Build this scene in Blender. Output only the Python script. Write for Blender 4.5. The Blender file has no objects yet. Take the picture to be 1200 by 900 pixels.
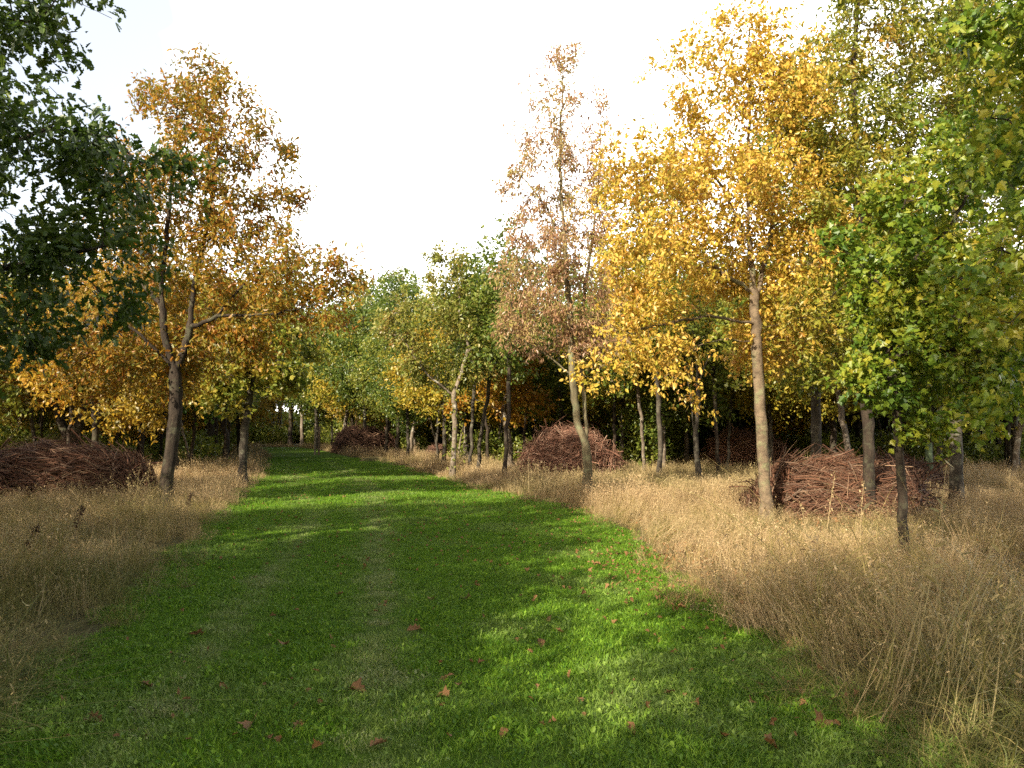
import bpy, math, random, zlib
import numpy as np
from mathutils import Vector

random.seed(11)
rng = np.random.default_rng(11)
SC = bpy.context.scene
COL = SC.collection
R = math.radians

# ------------------------------------------------------------------ camera
EYE = 1.6
PITCH = math.atan(55 / 900)
cd = bpy.data.cameras.new("camera")
cam = bpy.data.objects.new("camera", cd)
COL.objects.link(cam)
cam.location = (0, 0, EYE)
cam.rotation_euler = (R(90) + PITCH, 0, 0)
cd.sensor_width = 36
cd.lens = 27
cd.clip_start = 0.05
cd.clip_end = 3000
SC.camera = cam
CA, SA = math.cos(PITCH), math.sin(PITCH)


def ray(px, py):
    u, v = (px - 600) / 900, (450 - py) / 900
    return np.array([u, CA - v * SA, SA + v * CA])


def ground(px, py):
    d = ray(px, py)
    t = -EYE / d[2]
    return np.array([d[0] * t, d[1] * t])


def at(px, py, Y):
    d = ray(px, py)
    t = Y / d[1]
    return np.array([d[0] * t, Y, EYE + d[2] * t])


# ------------------------------------------------------------------ helpers
def tag(o, label=None, cat=None, group=None, kind=None):
    if label:
        o["label"] = label
    if cat:
        o["category"] = cat
    if group:
        o["group"] = group
    if kind:
        o["kind"] = kind
    return o


def mesh_from(name, V, faces, mat=None, smooth=True, uvw=None):
    """V (n,3); faces: list of (m,k) int arrays"""
    me = bpy.data.meshes.new(name)
    V = np.asarray(V, np.float32)
    me.vertices.add(len(V))
    me.vertices.foreach_set("co", V.ravel())
    loops = np.concatenate([f.ravel() for f in faces]).astype(np.int32)
    counts = np.concatenate([np.full(len(f), f.shape[1]) for f in faces])
    starts = np.concatenate([[0], np.cumsum(counts)[:-1]]).astype(np.int32)
    me.loops.add(len(loops))
    me.loops.foreach_set("vertex_index", loops)
    me.polygons.add(len(counts))
    me.polygons.foreach_set("loop_start", starts)
    me.polygons.foreach_set("use_smooth", np.full(len(counts), smooth))
    if mat:
        me.materials.append(mat)
    me.update(calc_edges=True)
    return me


def link(name, me, parent=None):
    o = bpy.data.objects.new(name, me)
    COL.objects.link(o)
    if parent:
        o.parent = parent
    return o


def empty(name, loc):
    o = bpy.data.objects.new(name, None)
    COL.objects.link(o)
    o.location = loc
    o.empty_display_size = 0.3
    return o


def norm(a):
    return a / (np.linalg.norm(a, axis=-1, keepdims=True) + 1e-9)


# ------------------------------------------------------------------ materials
def nodes(name):
    m = bpy.data.materials.new(name)
    m.use_nodes = True
    nt = m.node_tree
    nt.nodes.clear()
    out = nt.nodes.new("ShaderNodeOutputMaterial")
    return m, nt, out


def ramp(nt, cols, interp="LINEAR"):
    r = nt.nodes.new("ShaderNodeValToRGB")
    r.color_ramp.interpolation = interp
    el = r.color_ramp.elements
    while len(el) < len(cols):
        el.new(0.5)
    for i, c in enumerate(cols):
        if len(c) == 4:
            el[i].position = c[0]
            el[i].color = (c[1], c[2], c[3], 1)
        else:
            el[i].position = i / (len(cols) - 1)
            el[i].color = (c[0], c[1], c[2], 1)
    return r


def math_node(nt, op, a, b=None, clamp=False):
    n = nt.nodes.new("ShaderNodeMath")
    n.operation = op
    n.use_clamp = clamp
    for i, x in enumerate((a, b)):
        if x is None:
            continue
        if isinstance(x, (int, float)):
            n.inputs[i].default_value = x
        else:
            nt.links.new(x, n.inputs[i])
    return n.outputs[0]


def noise(nt, vec, scale, detail=3.0, rough=0.55):
    n = nt.nodes.new("ShaderNodeTexNoise")
    n.inputs["Scale"].default_value = scale
    n.inputs["Detail"].default_value = detail
    n.inputs["Roughness"].default_value = rough
    if vec is not None:
        nt.links.new(vec, n.inputs["Vector"])
    return n.outputs["Fac"]


def leaf_shader(nt, out, color, trans=0.42, rough=0.42, spec=0.5):
    p = nt.nodes.new("ShaderNodeBsdfPrincipled")
    p.inputs["Roughness"].default_value = rough
    p.inputs["Specular IOR Level"].default_value = spec
    t = nt.nodes.new("ShaderNodeBsdfTranslucent")
    mx = nt.nodes.new("ShaderNodeMixShader")
    mx.inputs[0].default_value = trans
    nt.links.new(color, p.inputs["Base Color"])
    nt.links.new(color, t.inputs["Color"])
    nt.links.new(p.outputs[0], mx.inputs[1])
    nt.links.new(t.outputs[0], mx.inputs[2])
    nt.links.new(mx.outputs[0], out.inputs["Surface"])


def leaf_mat(name, cols, nscale=0.7, spread=0.55, per_object=0.0, trans=0.46, shift=0.0):
    m, nt, out = nodes(name)
    geo = nt.nodes.new("ShaderNodeNewGeometry")
    tc = nt.nodes.new("ShaderNodeTexCoord")
    n1 = noise(nt, tc.outputs["Object"], nscale, 2.0)
    n1 = math_node(nt, "MULTIPLY_ADD", n1, 2.4)
    n1.node.inputs[2].default_value = -0.7
    a = math_node(nt, "MULTIPLY", geo.outputs["Random Per Island"], spread)
    b = math_node(nt, "MULTIPLY", n1, 1 - spread)
    f = math_node(nt, "ADD", a, b)
    if per_object:
        oi = nt.nodes.new("ShaderNodeObjectInfo")
        c = math_node(nt, "SUBTRACT", oi.outputs["Random"], 0.5)
        c = math_node(nt, "MULTIPLY", c, per_object)
        f = math_node(nt, "ADD", f, c)
    if shift:
        f = math_node(nt, "ADD", f, shift)
    r = ramp(nt, cols)
    nt.links.new(f, r.inputs[0])
    leaf_shader(nt, out, r.outputs[0], trans)
    return m


def bark_mat(name, c1, c2, c3=None, scale=9.0, bump=0.5, stretch=0.25):
    m, nt, out = nodes(name)
    tc = nt.nodes.new("ShaderNodeTexCoord")
    mp = nt.nodes.new("ShaderNodeMapping")
    mp.inputs["Scale"].default_value = (1, 1, stretch)
    nt.links.new(tc.outputs["Object"], mp.inputs[0])
    n1 = noise(nt, mp.outputs[0], scale, 6, 0.65)
    r = ramp(nt, [(0.3, *c1), (0.62, *c2)])
    nt.links.new(n1, r.inputs[0])
    col = r.outputs[0]
    if c3:
        n2 = noise(nt, tc.outputs["Object"], 3.5, 5, 0.7)
        r2 = ramp(nt, [(0.52, 0, 0, 0), (0.66, 1, 1, 1)])
        nt.links.new(n2, r2.inputs[0])
        mx = nt.nodes.new("ShaderNodeMix")
        mx.data_type = "RGBA"
        nt.links.new(r2.outputs[0], mx.inputs[0])
        nt.links.new(col, mx.inputs[6])
        mx.inputs[7].default_value = (*c3, 1)
        col = mx.outputs[2]
    p = nt.nodes.new("ShaderNodeBsdfPrincipled")
    p.inputs["Roughness"].default_value = 0.85
    p.inputs["Specular IOR Level"].default_value = 0.2
    nt.links.new(col, p.inputs["Base Color"])
    bp = nt.nodes.new("ShaderNodeBump")
    bp.inputs["Strength"].default_value = bump
    bp.inputs["Distance"].default_value = 0.06
    n3 = noise(nt, mp.outputs[0], scale * 2.2, 6, 0.75)
    nt.links.new(n3, bp.inputs["Height"])
    nt.links.new(bp.outputs[0], p.inputs["Normal"])
    nt.links.new(p.outputs[0], out.inputs["Surface"])
    return m


GREEN_D = (0.014, 0.034, 0.010)
GREEN_M = (0.045, 0.105, 0.018)
GREEN_Y = (0.15, 0.19, 0.022)
YELLOW = (0.44, 0.34, 0.035)
GOLD = (0.46, 0.29, 0.028)
ORANGE = (0.38, 0.165, 0.018)
RUST = (0.165, 0.055, 0.014)
PALE = (0.52, 0.37, 0.11)

M = {}
M["dark_oak"] = leaf_mat("dark_oak_leaves", [(0.024, 0.044, 0.006), (0.04, 0.075, 0.008), (0.07, 0.115, 0.012), (0.14, 0.16, 0.02)], trans=0.38)
M["gold_oak"] = leaf_mat("golden_oak_leaves", [RUST, (0.14, 0.165, 0.022), (0.4, 0.165, 0.02), (0.2, 0.19, 0.025), (0.44, 0.235, 0.025), (0.16, 0.185, 0.025), (0.42, 0.17, 0.02), (0.25, 0.09, 0.016), (0.15, 0.18, 0.03)], 1.5, spread=0.42)
M["pale_green"] = leaf_mat("pale_green_leaves", [(0.09, 0.14, 0.02), GREEN_Y, (0.24, 0.25, 0.05), (0.3, 0.27, 0.06), (0.33, 0.17, 0.04)], 0.7)
M["orange_low"] = leaf_mat("orange_leaves", [GREEN_Y, GOLD, ORANGE, YELLOW], 0.9)
M["brown_sparse"] = leaf_mat("brown_leaves", [(0.2, 0.12, 0.075), (0.32, 0.18, 0.1), (0.4, 0.23, 0.12), (0.36, 0.3, 0.09), (0.3, 0.27, 0.07)], 0.8)
M["beech_gold"] = leaf_mat("golden_beech_leaves", [(0.22, 0.26, 0.03), (0.4, 0.36, 0.04), (0.6, 0.4, 0.055), (0.64, 0.41, 0.09), (0.36, 0.33, 0.035), (0.6, 0.29, 0.055), (0.74, 0.56, 0.24)], 1.1, spread=0.45)
M["yellow_green"] = leaf_mat("yellow_green_leaves", [(0.07, 0.12, 0.016), (0.17, 0.21, 0.025), (0.27, 0.26, 0.032), (0.38, 0.27, 0.035), (0.36, 0.14, 0.02)], 1.0, spread=0.42, shift=-0.04)
M["maple_green"] = leaf_mat("green_maple_leaves", [(0.045, 0.1, 0.012), (0.1, 0.175, 0.016), (0.2, 0.26, 0.022), (0.36, 0.32, 0.03), (0.36, 0.18, 0.022)], 0.7, spread=0.45, shift=-0.05)
M["bg_green"] = leaf_mat("mid_green_leaves", [(0.05, 0.09, 0.014), (0.1, 0.15, 0.02), (0.19, 0.22, 0.03), (0.3, 0.27, 0.035)], 0.6, per_object=0.5)
M["bg_yellow"] = leaf_mat("yellow_leaves", [(0.13, 0.16, 0.02), (0.25, 0.25, 0.03), YELLOW, (0.42, 0.25, 0.03)], 0.6, per_object=0.5)
M["bg_orange"] = leaf_mat("rusty_leaves", [(0.16, 0.14, 0.02), (0.3, 0.22, 0.03), GOLD, ORANGE], 0.6, per_object=0.5)
M["bg_conifer"] = leaf_mat("conifer_needles", [(0.008, 0.016, 0.008), (0.014, 0.028, 0.011), (0.022, 0.04, 0.014)], 0.6, trans=0.1)
M["bg_larch"] = leaf_mat("larch_needles", [(0.1, 0.1, 0.03), (0.17, 0.15, 0.045), (0.24, 0.2, 0.07)], 0.6, trans=0.3)
M["bg_scrub"] = leaf_mat("scrub_leaves", [(0.07, 0.11, 0.016), (0.14, 0.18, 0.025), (0.24, 0.25, 0.035), (0.3, 0.24, 0.05)], 0.8)
M["fresh_green"] = leaf_mat("fresh_green_leaves", [(0.05, 0.13, 0.015), (0.1, 0.2, 0.02), (0.2, 0.26, 0.03)], 1.2)

B = {}
B["dark"] = bark_mat("dark_bark", (0.012, 0.009, 0.006), (0.05, 0.036, 0.024), (0.075, 0.072, 0.042), 10, 0.8)
B["grey"] = bark_mat("grey_bark", (0.02, 0.016, 0.011), (0.075, 0.062, 0.045), (0.14, 0.135, 0.09), 8, 0.5)
B["tan"] = bark_mat("tan_bark", (0.06, 0.043, 0.027), (0.185, 0.135, 0.082), (0.17, 0.17, 0.085), 7, 0.6, 1.2)
B["pale"] = bark_mat("pale_bark", (0.05, 0.036, 0.024), (0.19, 0.15, 0.105), (0.36, 0.33, 0.26), 7, 0.4)
B["olive"] = bark_mat("olive_bark", (0.06, 0.05, 0.028), (0.17, 0.14, 0.08), (0.16, 0.165, 0.09), 7, 0.4)

# ------------------------------------------------------------------ leaf shapes


def leaf_template(kind):
    if kind == "beech":
        h = [(0, 0), (0.28, 0.27), (0.62, 0.26), (1, 0)]
    elif kind == "oak":
        h = [(0, 0), (0.2, 0.07), (0.3, 0.2), (0.4, 0.1), (0.54, 0.29), (0.65, 0.14), (0.8, 0.23), (0.92, 0.12), (1, 0)]
    elif kind == "maple":
        h = [(0, 0), (0.05, 0.28), (0.22, 0.3), (0.42, 0.55), (0.52, 0.24), (0.72, 0.24), (0.8, 0.1), (1, 0)]
    elif kind == "narrow":
        h = [(0, 0), (0.3, 0.15), (0.65, 0.14), (1, 0)]
    else:
        h = [(0, 0), (0.5, 0.3), (1, 0)]
    n = len(h)
    V = []
    for (u, v) in h:
        V.append((u, v, 0.35 * v - 0.16 * u * u))
    for (u, v) in h[1:-1]:
        V.append((u, -v, 0.35 * v - 0.16 * u * u))
    left = list(range(n - 1, -1, -1))
    right = [0] + [n + i for i in range(n - 2)] + [n - 1]
    return np.array(V), [np.array([left]), np.array([right])]


def scatter_leaves(pos, kind, size, outward, droop=0.35, up=0.8):
    n = len(pos)
    T, F = leaf_template(kind)
    d = norm(outward * 0.6 + rng.normal(size=(n, 3)) * 0.75 + np.array([0, 0, -droop]))
    nr = rng.normal(size=(n, 3)) * 0.65 + np.array([0, 0, up])
    nr = norm(nr - (nr * d).sum(1, keepdims=True) * d)
    s = np.cross(nr, d)
    sz = size * rng.uniform(0.5, 1.3, (n, 1, 1))
    V = (T[None, :, 0:1] * d[:, None] + T[None, :, 1:2] * s[:, None] + T[None, :, 2:3] * nr[:, None]) * sz + pos[:, None]
    off = (np.arange(n) * len(T))[:, None, None]
    faces = [(f[None] + off).reshape(-1, f.shape[1]) for f in F]
    return V.reshape(-1, 3), faces


# ------------------------------------------------------------------ branching
def grow(stems, pts, D=0.2, di=3.0, dk=0.4, iters=90, up=0.08):
    P, par = [], []
    for st in stems:
        prev = -1
        st = [np.asarray(p, float) for p in st]
        if P:
            q = np.array(P)
            prev = int(np.argmin(((q - st[0]) ** 2).sum(1)))
        else:
            P.append(st[0]); par.append(-1); prev = 0
        for a, b in zip(st[:-1], st[1:]):
            n = max(1, int(round(np.linalg.norm(b - a) / D)))
            for k in range(1, n + 1):
                q = a + (b - a) * k / n
                if k < n:
                    q = q + rng.normal(size=3) * D * 0.06
                P.append(q); par.append(prev); prev = len(P) - 1
    P = np.array(P)
    par = list(par)
    pts = np.asarray(pts)
    nd = np.full(len(pts), 1e9); ni = np.zeros(len(pts), int)

    def upd(s):
        nonlocal nd, ni
        new = P[s:]
        d = np.sqrt(((pts[:, None] - new[None]) ** 2).sum(2))
        j = d.argmin(1)
        dj = d[np.arange(len(pts)), j]
        b = dj < nd
        nd[b] = dj[b]; ni[b] = j[b] + s
    upd(0)
    kids = {}
    for it in range(iters):
        keep = nd > dk
        pts = pts[keep]; nd = nd[keep]; ni = ni[keep]
        act = nd < di
        if not act.any():
            break
        acc = np.zeros((len(P), 3))
        np.add.at(acc, ni[act], norm(pts[act] - P[ni[act]]))
        src = np.unique(ni[act])
        new, npar = [], []
        for s in src:
            v = acc[s]
            L = np.linalg.norm(v)
            if L < 1e-3:
                v = rng.normal(size=3); L = np.linalg.norm(v)
            v = v / L + rng.normal(size=3) * 0.16 + np.array([0, 0, up])
            v /= np.linalg.norm(v)
            ks = kids.setdefault(s, [])
            if len(ks) >= 3 or any(v @ k > 0.93 for k in ks):
                v = norm(v + rng.normal(size=3) * 0.6)
                if len(ks) >= 4:
                    continue
            ks.append(v)
            new.append(P[s] + v * D); npar.append(int(s))
        if not new:
            break
        s0 = len(P)
        P = np.vstack([P, np.array(new)])
        par += npar
        upd(s0)
    return P, np.array(par)


def radii(P, par, base_r, tip=0.0035, e=2.3):
    n = len(P)
    acc = np.zeros(n)
    cnt = np.zeros(n, int)
    for i in range(n - 1, -1, -1):
        if acc[i] == 0:
            acc[i] = tip ** e
            cnt[i] = 1
        p = par[i]
        if p >= 0:
            acc[p] += acc[i] + (0.0006) ** e
            cnt[p] += cnt[i]
    r = acc ** (1 / e)
    k = math.log(base_r / tip) / math.log(max(r[0] / tip, 1.01))
    return tip * (r / tip) ** k, cnt


def tubes(P, par, r, thin=0.011, flare=True):
    n = len(P)
    main = np.full(n, -1)
    for i in range(1, n):
        p = par[i]
        if p >= 0 and (main[p] < 0 or r[i] > r[main[p]]):
            main[p] = i
    V, F4 = [], []
    nv = 0
    for i in range(n):
        if par[i] >= 0 and main[par[i]] == i:
            continue
        ch = [i] if par[i] < 0 else [par[i], i]
        while main[ch[-1]] >= 0:
            ch.append(main[ch[-1]])
        rr = np.array([r[c] for c in ch])
        if par[i] >= 0:
            rr[0] = rr[1] * 1.1
        if rr[0] < thin:
            continue
        k = np.where(rr < thin * 0.6)[0]
        if len(k) and k[0] > 1:
            ch = ch[:k[0] + 1]; rr = rr[:k[0] + 1]
        if len(ch) < 2:
            continue
        pp = P[ch]
        t = norm(np.gradient(pp, axis=0))
        sides = 12 if rr[0] > 0.06 else (7 if rr[0] > 0.025 else 5)
        ref = np.array([0.93, 0.31, 0.2])
        a = norm(np.cross(t, ref)); b = np.cross(t, a)
        ang = np.arange(sides) * 2 * math.pi / sides
        wob = 1 + 0.06 * rng.normal(size=(len(ch), sides)) * (rr[:, None] > 0.03)
        ring = pp[:, None] + (np.cos(ang)[None, :, None] * a[:, None] + np.sin(ang)[None, :, None] * b[:, None]) * (rr[:, None] * wob)[..., None]
        V.append(ring.reshape(-1, 3))
        m = len(ch)
        ii = np.arange(m - 1)[:, None] * sides + nv
        j = np.arange(sides)[None]
        j2 = (j + 1) % sides
        F4.append(np.stack([ii + j, ii + j2, ii + sides + j2, ii + sides + j], -1).reshape(-1, 4))
        nv += m * sides
    # thin twigs: separate three-sided prisms
    idx = np.array([i for i in range(1, n) if par[i] >= 0 and r[i] < thin])
    if len(idx):
        a0, b0 = P[par[idx]], P[idx]
        t = norm(b0 - a0)
        ref = np.array([0.93, 0.31, 0.2])
        a = norm(np.cross(t, ref)); b = np.cross(t, a)
        ang = np.arange(3) * 2 * math.pi / 3
        ci = np.cos(ang)[None, :, None] * a[:, None] + np.sin(ang)[None, :, None] * b[:, None]
        r0 = np.minimum(r[par[idx]], thin)[:, None, None]; r1 = r[idx][:, None, None]
        ring = np.concatenate([a0[:, None] + ci * r0, b0[:, None] + ci * r1], 1)
        V.append(ring.reshape(-1, 3))
        ii = np.arange(len(idx))[:, None] * 6 + nv
        j = np.arange(3)[None]; j2 = (j + 1) % 3
        F4.append(np.stack([ii + j, ii + j2, ii + 3 + j2, ii + 3 + j], -1).reshape(-1, 4))
    return np.concatenate(V), [np.concatenate(F4)]


def sample_env(env, n, clump=0.6, crad=0.42):
    w = np.array([e[6] if len(e) > 6 else (e[3] * e[4] * e[5]) ** 0.75 for e in env])
    w = w / w.sum()
    out = []
    for e, wi in zip(env, w):
        k = max(4, int(n * wi))
        c, rad = np.array(e[:3]), np.array(e[3:6])
        nc = max(3, int(k / 22))

        def inside(m):
            q = norm(rng.normal(size=(m, 3))) * (rng.uniform(0, 1, (m, 1)) ** 0.42)
            return c + q * rad
        cc = inside(nc)
        kc = int(k * clump)
        a = cc[rng.integers(0, nc, kc)] + rng.normal(size=(kc, 3)) * crad * 0.6
        out += [a, inside(k - kc)]
    return np.concatenate(out)


def tree_meshes(name, stems, env, base, base_r, bark, leaf, kind, size, n_leaf, n_att=700, D=0.2, dk=0.36, di=4.0,
                leaf_r=0.012, spread=0.13, droop=0.35, clump=0.6, crad=0.42, shoots=0, thin=0.011, up=0.8, zmin=0.0):
    """meshes of trunk (with limbs) and crown in coordinates local to base"""
    pts = sample_env(env, n_att, clump, crad)
    pts = pts[pts[:, 2] > 0.9]
    P, par = grow(stems, pts, D=D, dk=dk, di=di)
    r, cnt = radii(P, par, base_r)
    b3 = np.array([base[0], base[1], 0.0])
    L = P - b3
    hz = L[:, 2]
    r = r * (1 + 0.8 * np.exp(-np.maximum(hz, 0) / 0.2) * (r > base_r * 0.6))
    V, F = tubes(L, par, r, thin)
    tm = mesh_from(name + "_trunk", V, F, bark)
    cand = np.where((r < leaf_r) & (hz > 0.5))[0]
    w = 1.0 / (cnt[cand] ** 0.5)
    # some twigs carry many leaves and some few, so that the crown has gaps
    w = w * rng.gamma(1.1, 1.0, len(cand))
    nb = n_leaf // 5
    spot = rng.choice(cand, nb, p=w / w.sum())
    ctr = L[spot] + rng.normal(size=(nb, 3)) * spread
    rep_ = rng.integers(0, nb, n_leaf)
    pick = spot[rep_]
    pp = ctr[rep_] + rng.normal(size=(n_leaf, 3)) * size * 0.5
    outw = norm(L[pick] - L[np.maximum(par[pick], 0)])
    if shoots:
        tr = np.where((r > base_r * 0.45) & (hz > 0.4))[0]
        tp = rng.choice(tr, shoots)
        dirs = norm(rng.normal(size=(shoots, 3)))
        reach = rng.uniform(0.05, 0.45, (shoots, 1))
        pp = np.concatenate([pp, L[tp] + dirs * reach]); outw = np.concatenate([outw, dirs])
    ok = pp[:, 2] > zmin
    V, F = scatter_leaves(pp[ok], kind, size, outw[ok], droop, up)
    cm = mesh_from(name + "_crown", V, F, leaf, smooth=False)
    return tm, cm


def plant(name, label, cat, base, tm, cm, group=None):
    e = empty(name, (base[0], base[1], 0))
    tag(e, label, cat, group)
    link("trunk", tm, e)
    link("crown", cm, e)
    return e


def hero(name, label, base_px, Y, stems_px, env_px, cat="tree", group=None, **kw):
    """stems_px / env_px are traced in the photograph and stood up at depth Y"""
    global rng
    keep_rng = rng
    rng = np.random.default_rng(zlib.crc32(label.encode()))
    g = at(base_px[0], base_px[1], Y)
    base = (g[0], Y)
    stems = []
    for i, st in enumerate(stems_px):
        s = []
        for q in st:
            dy = q[2] if len(q) > 2 else 0.0
            s.append(at(q[0], q[1], Y + dy))
        if i == 0:
            s[0] = np.array([base[0], base[1], -0.05])
        stems.append(s)
    env = []
    for e in env_px:
        px, py, rx, ry, dy, rd = e[:6]
        c = at(px, py, Y + dy)
        k = (Y + dy) / 900
        env.append((c[0], c[1], c[2], rx * k, rd, ry * k) + tuple(e[6:]))
    tm, cm = tree_meshes(name, stems, env, base, **kw)
    rng = keep_rng
    return plant(name, label, cat, base, tm, cm, group)


# ------------------------------------------------------------------ path edges (ground metres)
EDGE_R = [(1090, 930), (1010, 870), (850, 750), (770, 680), (690, 610), (640, 590), (560, 575), (470, 548), (415, 537), (385, 530), (370, 526.5), (345, 524.0)]
EDGE_L = [(-60, 930), (0, 873), (75, 824), (125, 771), (222, 668), (270, 606), (300, 572), (316, 547), (318, 535), (312, 529), (290, 526), (255, 523)]
ER = np.array([ground(*p) for p in EDGE_R])
EL = np.array([ground(*p) for p in EDGE_L])


def xr(y):
    return np.interp(y, np.r_[-6, ER[:, 1], 140], np.r_[2.2, ER[:, 0], ER[-1, 0] - 40])


def xl(y):
    return np.interp(y, np.r_[-6, EL[:, 1], 140], np.r_[-2.2, EL[:, 0], EL[-1, 0] - 40])


Y_END = 76.0

# ------------------------------------------------------------------ sky and sun
SUN_AZ = R(217)      # direction the sun stands in, degrees clockwise from +Y (behind the camera, to the left)
SUN_EL = R(29)
w = bpy.data.worlds.new("World")
SC.world = w
w.use_nodes = True
nt = w.node_tree
nt.nodes.clear()
wo = nt.nodes.new("ShaderNodeOutputWorld")
sky = nt.nodes.new("ShaderNodeTexSky")
sky.sky_type = "NISHITA"
sky.sun_disc = False
sky.sun_elevation = SUN_EL
sky.sun_rotation = SUN_AZ
sky.air_density = 1.0
sky.dust_density = 4.0
bg = nt.nodes.new("ShaderNodeBackground")
bg.inputs[1].default_value = 0.095
nt.links.new(sky.outputs[0], bg.inputs[0])
cl = nt.nodes.new("ShaderNodeBackground")
cl.inputs[0].default_value = (1.0, 0.985, 0.95, 1)
cl.inputs[1].default_value = 1.6
tc = nt.nodes.new("ShaderNodeTexCoord")
nz = noise(nt, tc.outputs["Generated"], 2.2, 5, 0.55)
sep = nt.nodes.new("ShaderNodeSeparateXYZ")
nt.links.new(tc.outputs["Generated"], sep.inputs[0])
# a cloud bank that fills the sky ahead (+Y) and thins to blue towards the upper left and overhead
dx = math_node(nt, "MULTIPLY", sep.outputs[0], 0.55)
dy_ = math_node(nt, "MULTIPLY", sep.outputs[1], 0.62)
dz = math_node(nt, "MULTIPLY", sep.outputs[2], -0.55)
f = math_node(nt, "ADD", dx, dy_)
f = math_node(nt, "ADD", f, dz)
nn = math_node(nt, "MULTIPLY", nz, 0.9)
f = math_node(nt, "ADD", f, nn)
rp = ramp(nt, [(0.45, 0, 0, 0), (0.82, 1, 1, 1)])
nt.links.new(f, rp.inputs[0])
ms = nt.nodes.new("ShaderNodeMixShader")
veil = math_node(nt, "MULTIPLY", sep.outputs[1], 0.24, True)
cm_ = math_node(nt, "MAXIMUM", rp.outputs[0], veil)
nt.links.new(cm_, ms.inputs[0])
nt.links.new(bg.outputs[0], ms.inputs[1])
nt.links.new(cl.outputs[0], ms.inputs[2])
nt.links.new(ms.outputs[0], wo.inputs["Surface"])

sl = bpy.data.lights.new("sun", "SUN")
sl.energy = 5.0
sl.angle = R(0.55)
sl.color = (1.0, 0.9, 0.74)
so = bpy.data.objects.new("sun", sl)
COL.objects.link(so)
sd = Vector((math.sin(SUN_AZ) * math.cos(SUN_EL), math.cos(SUN_AZ) * math.cos(SUN_EL), math.sin(SUN_EL)))
so.rotation_euler = sd.to_track_quat("Z", "Y").to_euler()
so.location = (-20, -20, 30)

# ------------------------------------------------------------------ ground
def ground_mat():
    m, nt, out = nodes("rough_ground")
    tc = nt.nodes.new("ShaderNodeTexCoord")
    n1 = noise(nt, tc.outputs["Object"], 0.35, 5)
    n2 = noise(nt, tc.outputs["Object"], 14, 5, 0.7)
    f = math_node(nt, "ADD", math_node(nt, "MULTIPLY", n1, 0.5), math_node(nt, "MULTIPLY", n2, 0.5))
    r = ramp(nt, [(0.32, 0.035, 0.027, 0.012), (0.5, 0.075, 0.06, 0.024), (0.66, 0.06, 0.075, 0.02)])
    nt.links.new(f, r.inputs[0])
    p = nt.nodes.new("ShaderNodeBsdfPrincipled")
    p.inputs["Roughness"].default_value = 0.95
    p.inputs["Specular IOR Level"].default_value = 0.1
    nt.links.new(r.outputs[0], p.inputs["Base Color"])
    bp = nt.nodes.new("ShaderNodeBump")
    bp.inputs["Strength"].default_value = 0.7
    bp.inputs["Distance"].default_value = 0.06
    nt.links.new(n2, bp.inputs["Height"])
    nt.links.new(bp.outputs[0], p.inputs["Normal"])
    nt.links.new(p.outputs[0], out.inputs["Surface"])
    return m


def lawn_mat():
    m, nt, out = nodes("mown_grass_ground")
    tc = nt.nodes.new("ShaderNodeTexCoord")
    n1 = noise(nt, tc.outputs["Object"], 0.7, 4)
    n2 = noise(nt, tc.outputs["Object"], 26, 5, 0.75)
    f = math_node(nt, "ADD", math_node(nt, "MULTIPLY", n1, 0.45), math_node(nt, "MULTIPLY", n2, 0.55))
    r = ramp(nt, [(0.3, 0.025, 0.045, 0.008), (0.5, 0.075, 0.13, 0.012), (0.68, 0.13, 0.19, 0.022)])
    nt.links.new(f, r.inputs[0])
    p = nt.nodes.new("ShaderNodeBsdfPrincipled")
    p.inputs["Roughness"].default_value = 0.9
    p.inputs["Specular IOR Level"].default_value = 0.1
    nt.links.new(r.outputs[0], p.inputs["Base Color"])
    bp = nt.nodes.new("ShaderNodeBump")
    bp.inputs["Strength"].default_value = 0.8
    bp.inputs["Distance"].default_value = 0.04
    nt.links.new(n2, bp.inputs["Height"])
    nt.links.new(bp.outputs[0], p.inputs["Normal"])
    nt.links.new(p.outputs[0], out.inputs["Surface"])
    return m


S = 1500
ys = np.array([-S, -30, 0, 30, 60, 120, S]); xs = np.array([-S, -60, 0, 60, S])
gv = np.array([(x, y, 0.0) for y in ys for x in xs])
nx = len(xs)
gf = np.array([(j * nx + i, j * nx + i + 1, (j + 1) * nx + i + 1, (j + 1) * nx + i) for j in range(len(ys) - 1) for i in range(nx - 1)])
tag(link("ground", mesh_from("ground", gv, [gf], ground_mat())), kind="structure")

yy = np.arange(-6, Y_END + 0.1, 0.5)
pv, pf = [], []
for i, y in enumerate(yy):
    a, b = xl(y) + 0.05 * math.sin(y * 3.1) - 0.05, xr(y) + 0.05 * math.sin(y * 2.3 + 1) + 0.05
    for k in range(9):
        pv.append((a + (b - a) * k / 8, y, 0.004))
for i in range(len(yy) - 1):
    for k in range(8):
        q = i * 9 + k
        pf.append((q, q + 1, q + 10, q + 9))
tag(link("grass_path", mesh_from("grass_path", np.array(pv), [np.array(pf)], lawn_mat())), kind="structure")

# ------------------------------------------------------------------ grass tufts
def instancer_attr(nt, name):
    a = nt.nodes.new("ShaderNodeAttribute")
    a.attribute_type = "INSTANCER"
    a.attribute_name = name
    return a.outputs["Fac"]


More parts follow.
